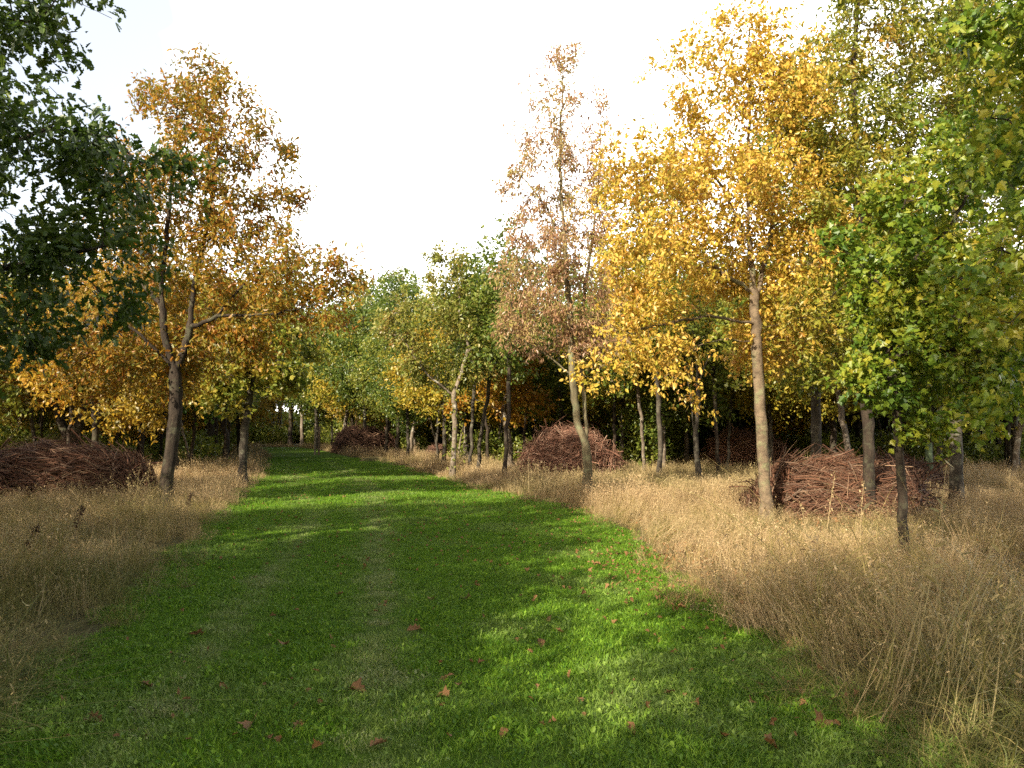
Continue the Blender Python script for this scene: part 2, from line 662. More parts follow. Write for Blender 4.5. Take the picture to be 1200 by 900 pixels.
def grass_mat(name, dry, green, trans=0.3):
    m, nt, out = nodes(name)
    geo = nt.nodes.new("ShaderNodeNewGeometry")
    r1 = ramp(nt, dry); r2 = ramp(nt, green)
    nt.links.new(geo.outputs["Random Per Island"], r1.inputs[0])
    nt.links.new(geo.outputs["Random Per Island"], r2.inputs[0])
    mx = nt.nodes.new("ShaderNodeMix")
    mx.data_type = "RGBA"
    nt.links.new(instancer_attr(nt, "green"), mx.inputs[0])
    nt.links.new(r1.outputs[0], mx.inputs[6])
    nt.links.new(r2.outputs[0], mx.inputs[7])
    leaf_shader(nt, out, mx.outputs[2], trans, 0.55, 0.25)
    return m


G_DRY = grass_mat("dry_stalks", [(0.21, 0.135, 0.062), (0.42, 0.295, 0.145), (0.56, 0.43, 0.235), (0.31, 0.185, 0.09), (0.49, 0.355, 0.185)],
                  [(0.2, 0.16, 0.05), (0.3, 0.26, 0.1), (0.36, 0.28, 0.13), (0.17, 0.18, 0.05)])
G_LEAF = grass_mat("grass_blades", [(0.17, 0.11, 0.035), (0.42, 0.305, 0.115), (0.17, 0.16, 0.035), (0.5, 0.365, 0.15), (0.22, 0.13, 0.045)],
                   [(0.05, 0.09, 0.015), (0.1, 0.14, 0.025), (0.2, 0.17, 0.05), (0.07, 0.12, 0.02)])
G_LAWN = grass_mat("lawn_blades", [(0.036, 0.097, 0.006), (0.113, 0.24, 0.012), (0.22, 0.355, 0.025), (0.063, 0.158, 0.008), (0.165, 0.265, 0.018)],
                   [(0.17, 0.22, 0.04), (0.3, 0.33, 0.1), (0.36, 0.37, 0.18), (0.14, 0.2, 0.04)], 0.35)


def ribbons(base, dirxy, h, lean, width, nseg=4, curl=1.6):
    """curved flat blades; returns verts, quads and tip frames"""
    n = len(base)
    t = np.linspace(0, 1, nseg + 1)
    x = lean[:, None] * h[:, None] * (t[None] ** curl)
    z = h[:, None] * (t[None] - 0.25 * lean[:, None] * t[None] ** 3)
    mid = np.zeros((n, nseg + 1, 3))
    mid[..., 0] = base[:, 0:1] + dirxy[:, 0:1] * x
    mid[..., 1] = base[:, 1:2] + dirxy[:, 1:2] * x
    mid[..., 2] = z
    a = rng.uniform(0, 2 * math.pi, n)
    side = np.stack([np.cos(a), np.sin(a), np.zeros(n)], 1)
    wv = width[:, None] * (1 - 0.85 * t[None] ** 2.5) * 0.5
    V = np.stack([mid - side[:, None] * wv[..., None], mid + side[:, None] * wv[..., None]], 2)
    V = V.reshape(n, -1, 3)
    k = 2 * (nseg + 1)
    q = np.array([(2 * i, 2 * i + 1, 2 * i + 3, 2 * i + 2) for i in range(nseg)])
    F = (q[None] + (np.arange(n) * k)[:, None, None]).reshape(-1, 4)
    return V.reshape(-1, 3), F, mid


def rand_dir(n, bias=(0, 0)):
    a = rng.uniform(0, 2 * math.pi, n)
    return norm(np.stack([np.cos(a) + bias[0], np.sin(a) + bias[1]], 1))


def tuft_stalks(name, n, rad, h0, h1, wd, heads):
    b = rng.normal(size=(n, 2)) * rad * 0.6
    h = rng.uniform(h0, h1, n)
    V1, F1, mid = ribbons(b, rand_dir(n), h, rng.uniform(0.05, 0.55, n), np.full(n, wd), 4)
    # panicles: small spikelets along the top third
    m = n * heads
    s = np.repeat(np.arange(n), heads)
    u = rng.uniform(0.62, 1.0, m)
    p0 = mid[s, 3] + (mid[s, 4] - mid[s, 3]) * ((u - 0.62) / 0.38)[:, None]
    V2, F2 = scatter_leaves(p0 + rng.normal(size=(m, 3)) * 0.008, "narrow", 0.035 * (wd / 0.004) ** 0.5, rng.normal(size=(m, 3)) * 0.6 + np.array([0, 0, 0.9]), 0.0, 0.2)
    V = np.concatenate([V1, V2])
    o = len(V1)
    return mesh_from(name, V, [F1, F2[0] + o, F2[1] + o], G_DRY)


def tuft_blades(name, n, rad, h0, h1, wd, lean=(0.3, 1.3)):
    b = rng.normal(size=(n, 2)) * rad * 0.6
    V1, F1, mid = ribbons(b, rand_dir(n), rng.uniform(h0, h1, n), rng.uniform(*lean, n), rng.uniform(0.6, 1.2, n) * wd, 5, 1.9)
    return mesh_from(name, V1, [F1], G_LEAF)


def lawn_patch(name, n, half, h0, h1, wd, clover):
    b = rng.uniform(-half, half, (n, 2))
    V1, F1, mid = ribbons(b, rand_dir(n), rng.uniform(h0, h1, n), rng.uniform(0.2, 1.2, n), rng.uniform(0.7, 1.3, n) * wd, 3, 1.6)
    F = [F1]
    V = V1
    if clover:
        c = np.concatenate([rng.uniform(-half, half, (clover, 2)), rng.uniform(0.015, 0.04, (clover, 1))], 1)
        V2, F2 = scatter_leaves(c, "beech", 0.024, rng.normal(size=(clover, 3)), 0.0, 1.6)
        F += [f + len(V1) for f in F2]
        V = np.concatenate([V1, V2])
    return mesh_from(name, V, F, G_LAWN)


def collection(name, meshes):
    c = bpy.data.collections.new(name)
    for i, me in enumerate(meshes):
        o = bpy.data.objects.new("%s_%02d" % (name, i), me)
        c.objects.link(o)
    return c


def scatter(name, label_kind, coll, pts, idx, scl, green, tilt=0.12, lodge=None):
    """one object whose points carry copies of the tufts"""
    n = len(pts)
    me = bpy.data.meshes.new(name)
    me.vertices.add(n)
    me.vertices.foreach_set("co", np.asarray(pts, np.float32).ravel())
    rot = np.stack([rng.normal(size=n) * tilt, rng.normal(size=n) * tilt, rng.uniform(0, 6.283, n)], 1).astype(np.float32)
    if lodge is not None:      # tufts in a patch lean the same way
        c_, s_ = np.cos(rot[:, 2]), np.sin(rot[:, 2])
        rot[:, 0] += c_ * lodge[:, 0] + s_ * lodge[:, 1]
        rot[:, 1] += -s_ * lodge[:, 0] + c_ * lodge[:, 1]
    a = me.attributes.new("rot", "FLOAT_VECTOR", "POINT"); a.data.foreach_set("vector", rot.ravel())
    a = me.attributes.new("scl", "FLOAT", "POINT"); a.data.foreach_set("value", np.asarray(scl, np.float32))
    a = me.attributes.new("idx", "INT", "POINT"); a.data.foreach_set("value", np.asarray(idx, np.int32))
    a = me.attributes.new("green", "FLOAT", "POINT"); a.data.foreach_set("value", np.asarray(green, np.float32))
    o = link(name, me)
    tag(o, kind="stuff")
    ng = bpy.data.node_groups.new(name + "_scatter", "GeometryNodeTree")
    ng.interface.new_socket("Geometry", in_out="INPUT", socket_type="NodeSocketGeometry")
    ng.interface.new_socket("Geometry", in_out="OUTPUT", socket_type="NodeSocketGeometry")
    gi = ng.nodes.new("NodeGroupInput"); go = ng.nodes.new("NodeGroupOutput")
    ip = ng.nodes.new("GeometryNodeInstanceOnPoints")
    ci = ng.nodes.new("GeometryNodeCollectionInfo")
    ci.inputs["Collection"].default_value = coll
    ci.inputs["Separate Children"].default_value = True
    ci.inputs["Reset Children"].default_value = True
    ip.inputs["Pick Instance"].default_value = True

    def attr(nm, ty):
        nd = ng.nodes.new("GeometryNodeInputNamedAttribute")
        nd.data_type = ty
        nd.inputs["Name"].default_value = nm
        return nd.outputs["Attribute"]
    ng.links.new(gi.outputs[0], ip.inputs["Points"])
    ng.links.new(ci.outputs[0], ip.inputs["Instance"])
    ng.links.new(attr("idx", "INT"), ip.inputs["Instance Index"])
    e2r = ng.nodes.new("FunctionNodeEulerToRotation")
    ng.links.new(attr("rot", "FLOAT_VECTOR"), e2r.inputs[0])
    ng.links.new(e2r.outputs[0], ip.inputs["Rotation"])
    ng.links.new(attr("scl", "FLOAT"), ip.inputs["Scale"])
    ng.links.new(ip.outputs[0], go.inputs[0])
    md = o.modifiers.new("scatter", "NODES")
    md.node_group = ng
    return o


def in_view(p, margin=1.5):
    return (np.abs(p[:, 0]) < 0.70 * np.maximum(p[:, 1], 0) + margin)


def jitter_grid(y0, y1, step, wide=0.70, margin=2.0):
    out = []
    for y in np.arange(y0, y1, step):
        k = wide * max(y, 0) + margin
        x = np.arange(-k, k, step)
        out.append(np.stack([x, np.full(len(x), y)], 1))
    p = np.concatenate(out)
    return p + rng.uniform(-0.5, 0.5, p.shape) * step


PILES = []   # (x, y, rx, ry) filled in below, kept free of grass


def off_path(p, m=0.0):
    return (p[:, 0] < xl(p[:, 1]) - m) | (p[:, 0] > xr(p[:, 1]) + m) | (p[:, 1] > Y_END)


# ------------------------------------------------------------------ brushwood piles
def brush_mat(name, cols):
    m, nt, out = nodes(name)
    geo = nt.nodes.new("ShaderNodeNewGeometry")
    r = ramp(nt, cols)
    nt.links.new(geo.outputs["Random Per Island"], r.inputs[0])
    p = nt.nodes.new("ShaderNodeBsdfPrincipled")
    p.inputs["Roughness"].default_value = 0.75
    p.inputs["Specular IOR Level"].default_value = 0.25
    nt.links.new(r.outputs[0], p.inputs["Base Color"])
    nt.links.new(p.outputs[0], out.inputs["Surface"])
    return m


BR = brush_mat("red_brown_twigs", [(0.05, 0.022, 0.012), (0.1, 0.044, 0.023), (0.15, 0.068, 0.036), (0.075, 0.034, 0.018), (0.13, 0.058, 0.03), (0.15, 0.105, 0.07), (0.1, 0.043, 0.024), (0.29, 0.19, 0.11)])
BR_L = brush_mat("rust_red_twigs", [(0.1, 0.045, 0.028), (0.21, 0.1, 0.062), (0.31, 0.165, 0.105), (0.15, 0.07, 0.042), (0.42, 0.28, 0.19)])
BR_D = brush_mat("dark_twigs", [(0.05, 0.025, 0.016), (0.09, 0.045, 0.028), (0.13, 0.065, 0.04), (0.2, 0.12, 0.07)])


def noise2(p, scale, seed=0):
    """smooth value noise in numpy for planting density"""
    r_ = np.random.default_rng(seed).uniform(0, 1, (64, 64))
    q = p / scale + 1000
    i = np.floor(q).astype(int); f_ = q - i
    f_ = f_ * f_ * (3 - 2 * f_)
    g = lambda a, b: r_[(i[:, 0] + a) % 64, (i[:, 1] + b) % 64]
    return (g(0, 0) * (1 - f_[:, 0]) + g(1, 0) * f_[:, 0]) * (1 - f_[:, 1]) + (g(0, 1) * (1 - f_[:, 0]) + g(1, 1) * f_[:, 0]) * f_[:, 1]


def sticks(c0, dirs, length, rad, sag, nseg=5):
    n = len(c0)
    t = np.linspace(-0.5, 0.5, nseg + 1)
    bend = norm(rng.normal(size=(n, 3))) * rng.uniform(0, 0.12, (n, 1)) * length[:, None]
    mid = c0[:, None] + dirs[:, None] * (t[None, :, None] * length[:, None, None]) + bend[:, None] * (4 * t ** 2)[None, :, None]
    mid[..., 2] -= (sag[:, None] * length[:, None]) * (4 * t ** 2)[None]
    ref = norm(rng.normal(size=(n, 3)))
    a = norm(np.cross(dirs, ref)); b = np.cross(dirs, a)
    ang = np.arange(4) * math.pi / 2
    ci = np.cos(ang)[None, None, :, None] * a[:, None, None] + np.sin(ang)[None, None, :, None] * b[:, None, None]
    taper = (1 - 0.7 * (t + 0.5))[None, :, None, None]
    V = mid[:, :, None] + ci * rad[:, None, None, None] * taper
    k = 4 * (nseg + 1)
    q = np.array([(i * 4 + j, i * 4 + (j + 1) % 4, i * 4 + 4 + (j + 1) % 4, i * 4 + 4 + j) for i in range(nseg) for j in range(4)])
    F = (q[None] + (np.arange(n) * k)[:, None, None]).reshape(-1, 4)
    return V.reshape(-1, 3), F


def pile(label, x, y, rx, ry, h, n, mat, main_dir=0.0, rad=0.008, order=0.6, dome=4.0, group="heaps of cut branches under the trees"):
    """a mound of cut branches: twigs lie along its surface in many layers"""
    o_v, o_f = [], []
    a = rng.uniform(0, 2 * math.pi, n)
    s = rng.uniform(0, 1, n) ** 0.5
    layer = rng.uniform(0.55, 1.0, n) ** 0.6
    lump = 1 + 0.14 * np.sin(a * 3 + x) + 0.1 * np.sin(a * 5 + 2 * y)
    rr = s * lump
    px_, py_ = rx * rr * np.cos(a), ry * rr * np.sin(a)
    prof = np.clip(1 - s ** dome, 0, 1) ** 0.6
    bump = noise2(np.stack([px_, py_], 1), 0.55 * rx, int(x * 10) % 97) - .5
    bump2 = noise2(np.stack([px_, py_], 1), 0.22 * rx, int(y * 10) % 89) - .5
    pz = h * prof * layer * (0.88 + 0.16 * bump + .34 * bump2)
    c = np.stack([px_, py_, np.maximum(pz, 0.04)], 1)
    nrm = norm(np.stack([px_ / rx ** 2, py_ / ry ** 2, 0.35 * np.ones(n) * (1.1 - s) / h + 0.05], 1))
    th = np.where(rng.uniform(size=n) < order, main_dir + rng.normal(size=n) * 0.35, rng.uniform(0, 6.283, n))
    d = np.stack([np.cos(th), np.sin(th), rng.normal(size=n) * 0.4], 1)
    d = norm(d - (d * nrm).sum(1, keepdims=True) * nrm * 0.9)
    L = rng.uniform(0.2, 1.0, n) ** 1.3 * 1.25 * min(rx, 1.6) * (1.1 - .5 * s)
    V, F = sticks(c, d, L, rng.uniform(0.25, 1.15, n) ** 3.5 * rad * 1.5 + 0.0022, rng.uniform(0.02, 0.3, n))
    o_v.append(V); o_f.append(F)
    # some thicker limbs and a few poles poking out among the twigs
    m_ = 70
    a2 = rng.uniform(0, 2 * math.pi, m_); s2 = rng.uniform(0, .9, m_) ** .5
    c2 = np.stack([rx * s2 * np.cos(a2), ry * s2 * np.sin(a2), h * np.clip(1 - s2 ** 3.4, 0, 1) ** .65 * rng.uniform(.6, .85, m_)], 1)
    d2 = norm(np.stack([rng.normal(size=m_), rng.normal(size=m_), rng.normal(size=m_) * .3 - .15], 1))
    V, F = sticks(c2, d2, rng.uniform(.6, 1.7, m_), rng.uniform(.008, .024, m_) * (rad / .008), rng.uniform(0, .12, m_))
    o_f.append(F + len(o_v[0])); o_v.append(V)
    V = np.concatenate(o_v)
    V[:, 2] = np.maximum(V[:, 2], 0.005)
    ob = link("brushwood_pile", mesh_from("brushwood_pile", V, o_f, mat))
    ob.location = (x, y, 0)
    tag(ob, label, "brush pile", group)
    PILES.append((x, y, rx, ry))
    return ob


def gpile(label, px, py, wpx, hpx, n, mat, depth=0.75, **kw):
    g = ground(px, py)
    k = g[1] / 900
    rx = wpx * k / 2
    ry = rx * depth
    return pile(label, g[0] * (g[1] + ry * 0.7) / g[1], g[1] + ry * 0.7, rx, ry, hpx * k, n, mat, **kw)


gpile("wide reddish brown brush heap in front of the forked dark trunk", 62, 588, 210, 70, 7220, BR, 0.8, rad=0.008, main_dir=0.1, order=0.65)
gpile("round rust red brush heap behind the pale twin stemmed tree", 665, 562, 114, 60, 7000, BR_L, 0.9, rad=0.009, order=0.1)
gpile("broad brown brush heap behind the tan barked golden tree", 987, 609, 228, 76, 9800, BR, 0.75, rad=0.0062, main_dir=0.15, order=0.35, dome=2.3)
gpile("second brush heap showing behind the broad brown one", 1045, 580, 110, 44, 4180, BR, 0.8, rad=0.008, order=0.4)
gpile("low brush heap seen left of the golden tree in the shade", 872, 553, 100, 50, 4200, BR_L, 0.8, rad=0.012, order=0.4)  # paler twig colours stand in for sunlight on this heap
gpile("dark brown dome of brush beside the far bend of the path", 425, 531, 72, 33, 4940, BR_D, 0.8, rad=0.016, order=0.3)
gpile("low far brush heap between slender trunks left of the rust red heap", 520, 534, 40, 14, 2280, BR_D, 0.8, rad=0.02, order=0.3)
gpile("low shaded brush heap among trunks behind the wide left heap", 150, 556, 50, 22, 2660, BR_D, 0.8, rad=0.014, order=0.3)

# ------------------------------------------------------------------ the trees one can single out
HERO_XY = []


def H(*a, **k):
    e = hero(*a, **k)
    HERO_XY.append((e.location.x, e.location.y))
    return e


# dark oak leaning in from the left edge
H("oak_tree", "shady dark green oak whose crown leans in from the left edge", (-190, 690), 7.6,
  [[(-190, 690), (-180, 450), (-150, 250), (-120, 50), (-110, -150)], [(-170, 400), (-60, 330), (60, 300), (140, 285)], [(-150, 250), (-40, 180), (60, 150), (130, 160)], [(-120, 60), (-20, 30), (50, 20)]],
  [(10, 20, 70, 50, 0, 0.9), (0, 130, 55, 80, 0, 0.9), (100, 205, 70, 60, 0.2, 0.8), (150, 265, 45, 45, 0.3, 0.6), (60, 310, 95, 70, 0.2, 0.9), (25, 375, 75, 40, 0.3, 0.8), (-120, 120, 110, 220, 0.5, 1.6), (-150, -200, 150, 150, 0, 1.6), (-40, -60, 100, 60, 0, 1.0)],
  base_r=0.16, bark=B["dark"], leaf=M["dark_oak"], kind="oak", size=0.115, n_leaf=21000, n_att=1500, D=0.16, dk=0.26, spread=0.12, droop=0.2)
# golden oak on the left of the path
H("oak_tree", "golden orange oak with a forked dark trunk left of the path", (192, 598), ground(192, 598)[1],
  [[(192, 598), (198, 545), (206, 480), (205, 440)], [(205, 440), (193, 395), (189, 335), (198, 250), (205, 170)], [(205, 440, 0), (221, 392, .1), (227, 335, .2), (243, 265, .2), (255, 180, .1)],
   [(224, 385, .1), (255, 370, -.2), (288, 332, -.5), (325, 305, -.8)], [(258, 370, -.2), (325, 368, -.6), (385, 352, -.9)], [(205, 432), (165, 392, -.3), (120, 365, -.5)], [(191, 360), (165, 330, .6), (140, 300, 1.0)]],
  [(195, 115, 45, 45, 0, .8), (240, 130, 70, 60, 0, 1.0), (300, 150, 28, 50, 0, .6), (235, 220, 100, 70, 0, 1.4), (340, 312, 76, 46, -.6, 1.0), (320, 372, 80, 30, -.2, .9), (285, 412, 55, 24, .6, .8), (270, 300, 60, 50, 0, 1.3), (160, 250, 50, 80, 0, 1.1), (190, 365, 130, 55, 1.6, 1.3), (110, 400, 75, 45, 0, 1.2), (240, 420, 70, 30, 1.4, .9), (150, 430, 80, 26, 1.6, .9), (390, 320, 28, 25, -.8, .4)],
  base_r=0.125, bark=B["dark"], leaf=M["gold_oak"], kind="oak", size=0.112, n_leaf=41000, n_att=2400, D=0.18, dk=0.3, spread=0.13)
# the trees on the right
H("beech_tree", "tall golden yellow tree with smooth tan bark right of the path", (898, 610), ground(898, 610)[1],
  [[(898, 612), (895, 540), (890, 460), (886, 390), (884, 345)], [(884, 345), (876, 260), (879, 140), (878, 30)], [(886, 348, 0), (903, 275, .2), (914, 190, .2), (905, 70, .1)], [(886, 400), (845, 398, -.4), (800, 408, -.8)],
   [(884, 345), (825, 305, -.3), (760, 270, -.5)], [(880, 290), (840, 210, .2), (805, 150, .3)], [(904, 270, .2), (950, 220, .2), (985, 180, .2)], [(886, 380), (830, 370, -.5), (750, 385, -1.0), (720, 415, -1.1)]],
  [(875, 55, 45, 60, 0, .8), (830, 110, 55, 60, 0, .8), (910, 120, 60, 80, 0, 1.0), (860, 210, 110, 70, 0, 1.5), (760, 225, 60, 55, -.3, 1.0), (780, 310, 85, 55, -.6, 1.2), (880, 305, 95, 50, .7, 1.3), (745, 390, 62, 42, -1, .8), (715, 430, 30, 26, -1.1, .5), (775, 430, 45, 24, -1, .5), (955, 300, 50, 70, 0, 1.0), (915, 395, 55, 30, 1.3, .8)],
  base_r=0.1, bark=B["tan"], leaf=M["beech_gold"], kind="beech", size=0.084, n_leaf=43000, n_att=2300, D=0.18, dk=0.3, spread=0.14, droop=0.45)
H("ash_tree", "tall thin tree with two pale stems and sparse brown leaves", (688, 585), ground(688, 585)[1],
  [[(688, 587), (689, 545), (686, 520)], [(686, 520), (676, 495, 0), (671, 440, -.1), (668, 375, -.1), (661, 280, 0), (656, 180, 0), (660, 85, 0)], [(687, 525), (685, 470, .2), (680, 415, .3), (685, 340, .3), (700, 240, .3), (706, 120, .3)], [(668, 440), (640, 415), (615, 400)], [(668, 370), (640, 330), (605, 300)], [(662, 300), (640, 240), (605, 200)]],
  [(655, 105, 28, 48, 0, .5, .8), (650, 190, 56, 60, 0, .9, 1.2), (605, 215, 20, 45, 0, .4), (640, 290, 60, 60, 0, 1.1), (690, 240, 38, 95, .2, .8), (630, 370, 60, 50, 0, 1.1), (702, 120, 12, 45, .3, .3), (690, 370, 50, 50, .2, 1.0)],
  base_r=0.105, bark=B["olive"], leaf=M["brown_sparse"], kind="narrow", size=0.105, n_leaf=25000, n_att=1900, D=0.2, dk=0.3, spread=0.12, droop=0.8)
H("oak_tree", "yellow green oak with a grey trunk standing against the broad brush heap", (1020, 612), ground(1020, 612)[1],
  [[(1020, 614), (1018, 520), (1013, 400), (1010, 330), (1005, 200), (1000, 80), (1010, -60)], [(1011, 340), (1050, 250, .2), (1070, 150, .3)], [(1010, 320), (965, 240, .2), (950, 150, .2)], [(1013, 390), (960, 370, -.3), (920, 375, -.5)]],
  [(985, 60, 40, 60, 0, .9), (960, 150, 50, 60, 0, 1.0), (1030, 130, 60, 70, .2, 1.1), (1010, -20, 70, 40, 0, 1.0), (1085, 50, 55, 60, 0, .9), (1110, 130, 50, 60, 0, .9), (1110, -60, 70, 60, 0, .9), (1150, 40, 40, 60, 0, .8), (1000, 250, 80, 60, 0, 1.4), (1060, 320, 70, 60, 0, 1.2), (975, 360, 65, 50, -.2, 1.1), (1020, 420, 70, 30, 0, 1.0)],
  base_r=0.095, bark=B["dark"], leaf=M["yellow_green"], kind="oak", size=0.105, n_leaf=32000, n_att=2000, D=0.18, dk=0.3)  # grey trunk wears the dark bark so that it looks shaded
H("maple_tree", "green leaved maple with a slim dark trunk in front of the broad brush heap", (1060, 655), ground(1060, 655)[1],
  [[(1060, 657), (1058, 580), (1051, 490), (1043, 420), (1042, 330), (1052, 270), (1066, 215)], [(1045, 330), (1110, 270, .1), (1150, 200, .2)], [(1043, 415), (1110, 410, -.1), (1180, 412, -.2)], [(1045, 350), (1000, 300, .1), (980, 290, .2)]],
  [(1085, 230, 60, 45, 0, .7), (1110, 445, 80, 26, .2, .8), (1060, 440, 40, 18, .3, .6), (1060, 320, 75, 45, 0, .8), (1130, 320, 70, 50, 0, .8), (1120, 400, 80, 40, 0, .8), (1040, 400, 55, 35, 0, .6), (1180, 420, 40, 40, 0, .6), (1130, 190, 40, 40, .2, .6)],
  base_r=0.056, bark=B["dark"], leaf=M["maple_green"], kind="maple", size=0.085, n_leaf=17000, n_att=1500, D=0.14, dk=0.22, spread=0.1, leaf_r=0.009)  # bark colour kept dark to stand in for shade on the trunk
H("maple_tree", "deep green crown hanging in over the upper right corner", (1330, 720), 6.7,
  [[(1330, 720), (1325, 500), (1315, 300), (1300, 80), (1310, -200)], [(1320, 420), (1250, 330), (1190, 300)], [(1310, 260), (1240, 180), (1180, 140)], [(1300, 100), (1230, 40), (1180, 20)]],
  [(1185, 60, 35, 70, 0, .5), (1180, 160, 40, 60, 0, .5), (1195, 270, 40, 60, 0, .5), (1210, 380, 50, 50, 0, .5), (1215, 450, 45, 30, 0, .5), (1300, 100, 100, 220, .2, 1.0), (1280, -200, 150, 120, 0, 1.2)],
  base_r=0.11, bark=B["dark"], leaf=M["maple_green"], kind="maple", size=0.085, n_leaf=15000, n_att=1100, D=0.15, dk=0.24, spread=0.1)
H("oak_tree", "tall yellow green oak filling the gap right behind the tan barked tree", (955, 582), ground(955, 582)[1],
  [[(955, 583), (957, 520), (955, 420), (950, 300), (955, 180), (958, 80)], [(956, 400), (1000, 320, .3), (1030, 250, .3)], [(953, 360), (915, 290, .2), (900, 230, .2)]],
  [(955, 90, 60, 60, 0, 1.3), (940, 190, 80, 80, 0, 1.8), (1010, 220, 70, 70, 0, 1.6), (950, 310, 90, 70, 0, 2.0), (1020, 360, 80, 60, 0, 1.8), (900, 380, 60, 50, .3, 1.4), (960, 430, 70, 30, 0, 1.5)],
  base_r=0.12, bark=B["grey"], leaf=M["yellow_green"], kind="beech", size=0.12, n_leaf=24000, n_att=1500, D=0.22, dk=0.38, spread=0.16)
H("oak_tree", "big pale yellow green oak behind the maple on the far right", (1122, 600), ground(1122, 600)[1],
  [[(1122, 601), (1120, 520), (1122, 400), (1118, 260), (1125, 120), (1120, -20)], [(1121, 380), (1170, 300, .3), (1200, 220, .3)], [(1120, 330), (1070, 260, .2), (1050, 180, .2)]],
  [(1120, 20, 80, 70, 0, 1.5), (1090, 130, 80, 70, 0, 1.6), (1170, 160, 70, 80, 0, 1.6), (1110, 270, 100, 70, 0, 1.8), (1190, 330, 70, 60, 0, 1.5), (1110, 390, 90, 50, 0, 1.6), (1170, 440, 70, 30, 0, 1.3), (1060, -50, 70, 60, 0, 1.2)],
  base_r=0.12, bark=B["grey"], leaf=M["yellow_green"], kind="oak", size=0.12, n_leaf=28000, n_att=1700, D=0.22, dk=0.36, spread=0.16)
H("beech_tree", "yellow tree between the rust red heap and the tan barked tree, part hidden", (772, 562), ground(772, 562)[1],
  [[(772, 563), (774, 520), (770, 440), (775, 350), (778, 250)], [(771, 450), (740, 400, .3), (720, 360, .3)]],
  [(775, 230, 50, 60, 0, 1.3), (760, 320, 75, 60, 0, 1.7), (730, 390, 60, 45, 0, 1.5), (800, 410, 60, 40, 0, 1.5)],
  base_r=0.08, bark=B["grey"], leaf=M["yellow_green"], kind="beech", size=0.13, n_leaf=15000, n_att=1100, D=0.24, dk=0.4, spread=0.17)
# the pale forked oak beyond the path's right edge and its neighbours
H("oak_tree", "pale forked oak with leafy shoots up its trunk beside the path", (530, 560), ground(530, 560)[1],
  [[(530, 561), (533, 505), (532, 462), (541, 436)], [(532, 465), (502, 440, -.3), (480, 410, -.5), (468, 392, -.5)], [(541, 436), (549, 405, .1), (541, 378, .1), (535, 320, .1)], [(541, 436), (530, 425), (520, 422)], [(549, 410), (580, 390, .2)]],
  [(532, 315, 36, 28, 0, 1.0), (520, 355, 60, 35, 0, 1.4), (480, 380, 42, 32, -.3, 1.0), (570, 375, 45, 45, 0, 1.2), (500, 425, 40, 30, 0, 1.0), (555, 430, 50, 26, .3, 1.1)],
  base_r=0.09, bark=B["pale"], leaf=M["pale_green"], kind="beech", size=0.12, n_leaf=13000, n_att=900, D=0.24, dk=0.42, spread=0.17, shoots=420)
H("oak_tree", "leaning pale stem close behind the pale forked oak", (545, 541), ground(545, 541)[1],
  [[(545, 541), (548, 515), (542, 480), (540, 465)], [(541, 475), (550, 465), (560, 455)]],
  [(550, 410, 50, 40, 0, 1.6), (545, 450, 45, 18, 0, 1.2)],
  base_r=0.17, bark=B["pale"], leaf=M["bg_yellow"], kind="quad", size=0.2, n_leaf=3600, n_att=400, D=0.32, dk=0.55, spread=0.24)
H("oak_tree", "small orange leaved oak left of the rust red heap", (598, 551), ground(598, 551)[1],
  [[(598, 552), (597, 520), (592, 495), (590, 480)], [(595, 508), (588, 492), (584, 480)], [(590, 482), (598, 450), (600, 420)]],
  [(600, 430, 46, 30, 0, 1.2), (585, 395, 45, 35, 0, 1.2), (615, 465, 34, 16, 0, .9), (570, 470, 30, 18, 0, .9)],
  base_r=0.14, bark=B["pale"], leaf=M["orange_low"], kind="beech", size=0.17, n_leaf=6500, n_att=700, D=0.28, dk=0.48, spread=0.2)
H("ash_tree", "bare grey twin stems in the sunny grass between two brush heaps", (819, 564), ground(819, 564)[1],
  [[(819, 565), (816, 525), (815, 510)], [(815, 512), (809, 470), (806, 430), (800, 410)], [(815, 512), (819, 470), (817, 430), (812, 400)], [(818, 450), (830, 420)], [(806, 440), (795, 420)]],
  [(815, 370, 60, 45, 0, 1.5), (850, 400, 30, 30, 0, 1.0)],
  base_r=0.085, bark=B["grey"], leaf=M["bg_green"], kind="quad", size=0.15, n_leaf=3600, n_att=500, D=0.26, dk=0.42, spread=0.2)
# left side, middle distance
H("maple_tree", "slender yellow green tree at the left edge of the grass path", (284, 567), ground(284, 567)[1],
  [[(284, 568), (285, 525), (289, 485), (292, 462), (298, 420), (296, 370)]],
  [(295, 425, 52, 34, 0, 1.2), (275, 375, 48, 40, 0, 1.2), (335, 405, 40, 36, 0, 1.1), (330, 445, 36, 24, 0, 1.0), (245, 462, 26, 14, -.3, .6)],
  base_r=0.12, bark=B["grey"], leaf=M["yellow_green"], kind="maple", size=0.16, n_leaf=9000, n_att=900, D=0.24, dk=0.4, spread=0.16)
H("beech_tree", "orange gold tree with a thick dark V shaped trunk behind the wide heap", (82, 556), ground(82, 556)[1],
  [[(82, 557), (83, 524)], [(83, 526), (70, 490), (60, 440), (50, 400)], [(83, 526), (99, 480), (110, 440), (130, 390)]],
  [(60, 425, 80, 36, -.5, 1.6), (110, 440, 70, 26, -.5, 1.4), (20, 440, 60, 28, -.5, 1.4), (80, 365, 90, 48, 0, 1.8), (150, 400, 50, 40, 0, 1.4)],
  base_r=0.30, bark=B["dark"], leaf=M["gold_oak"], kind="beech", size=0.17, n_leaf=12000, n_att=1000, D=0.28, dk=0.48, spread=0.2)
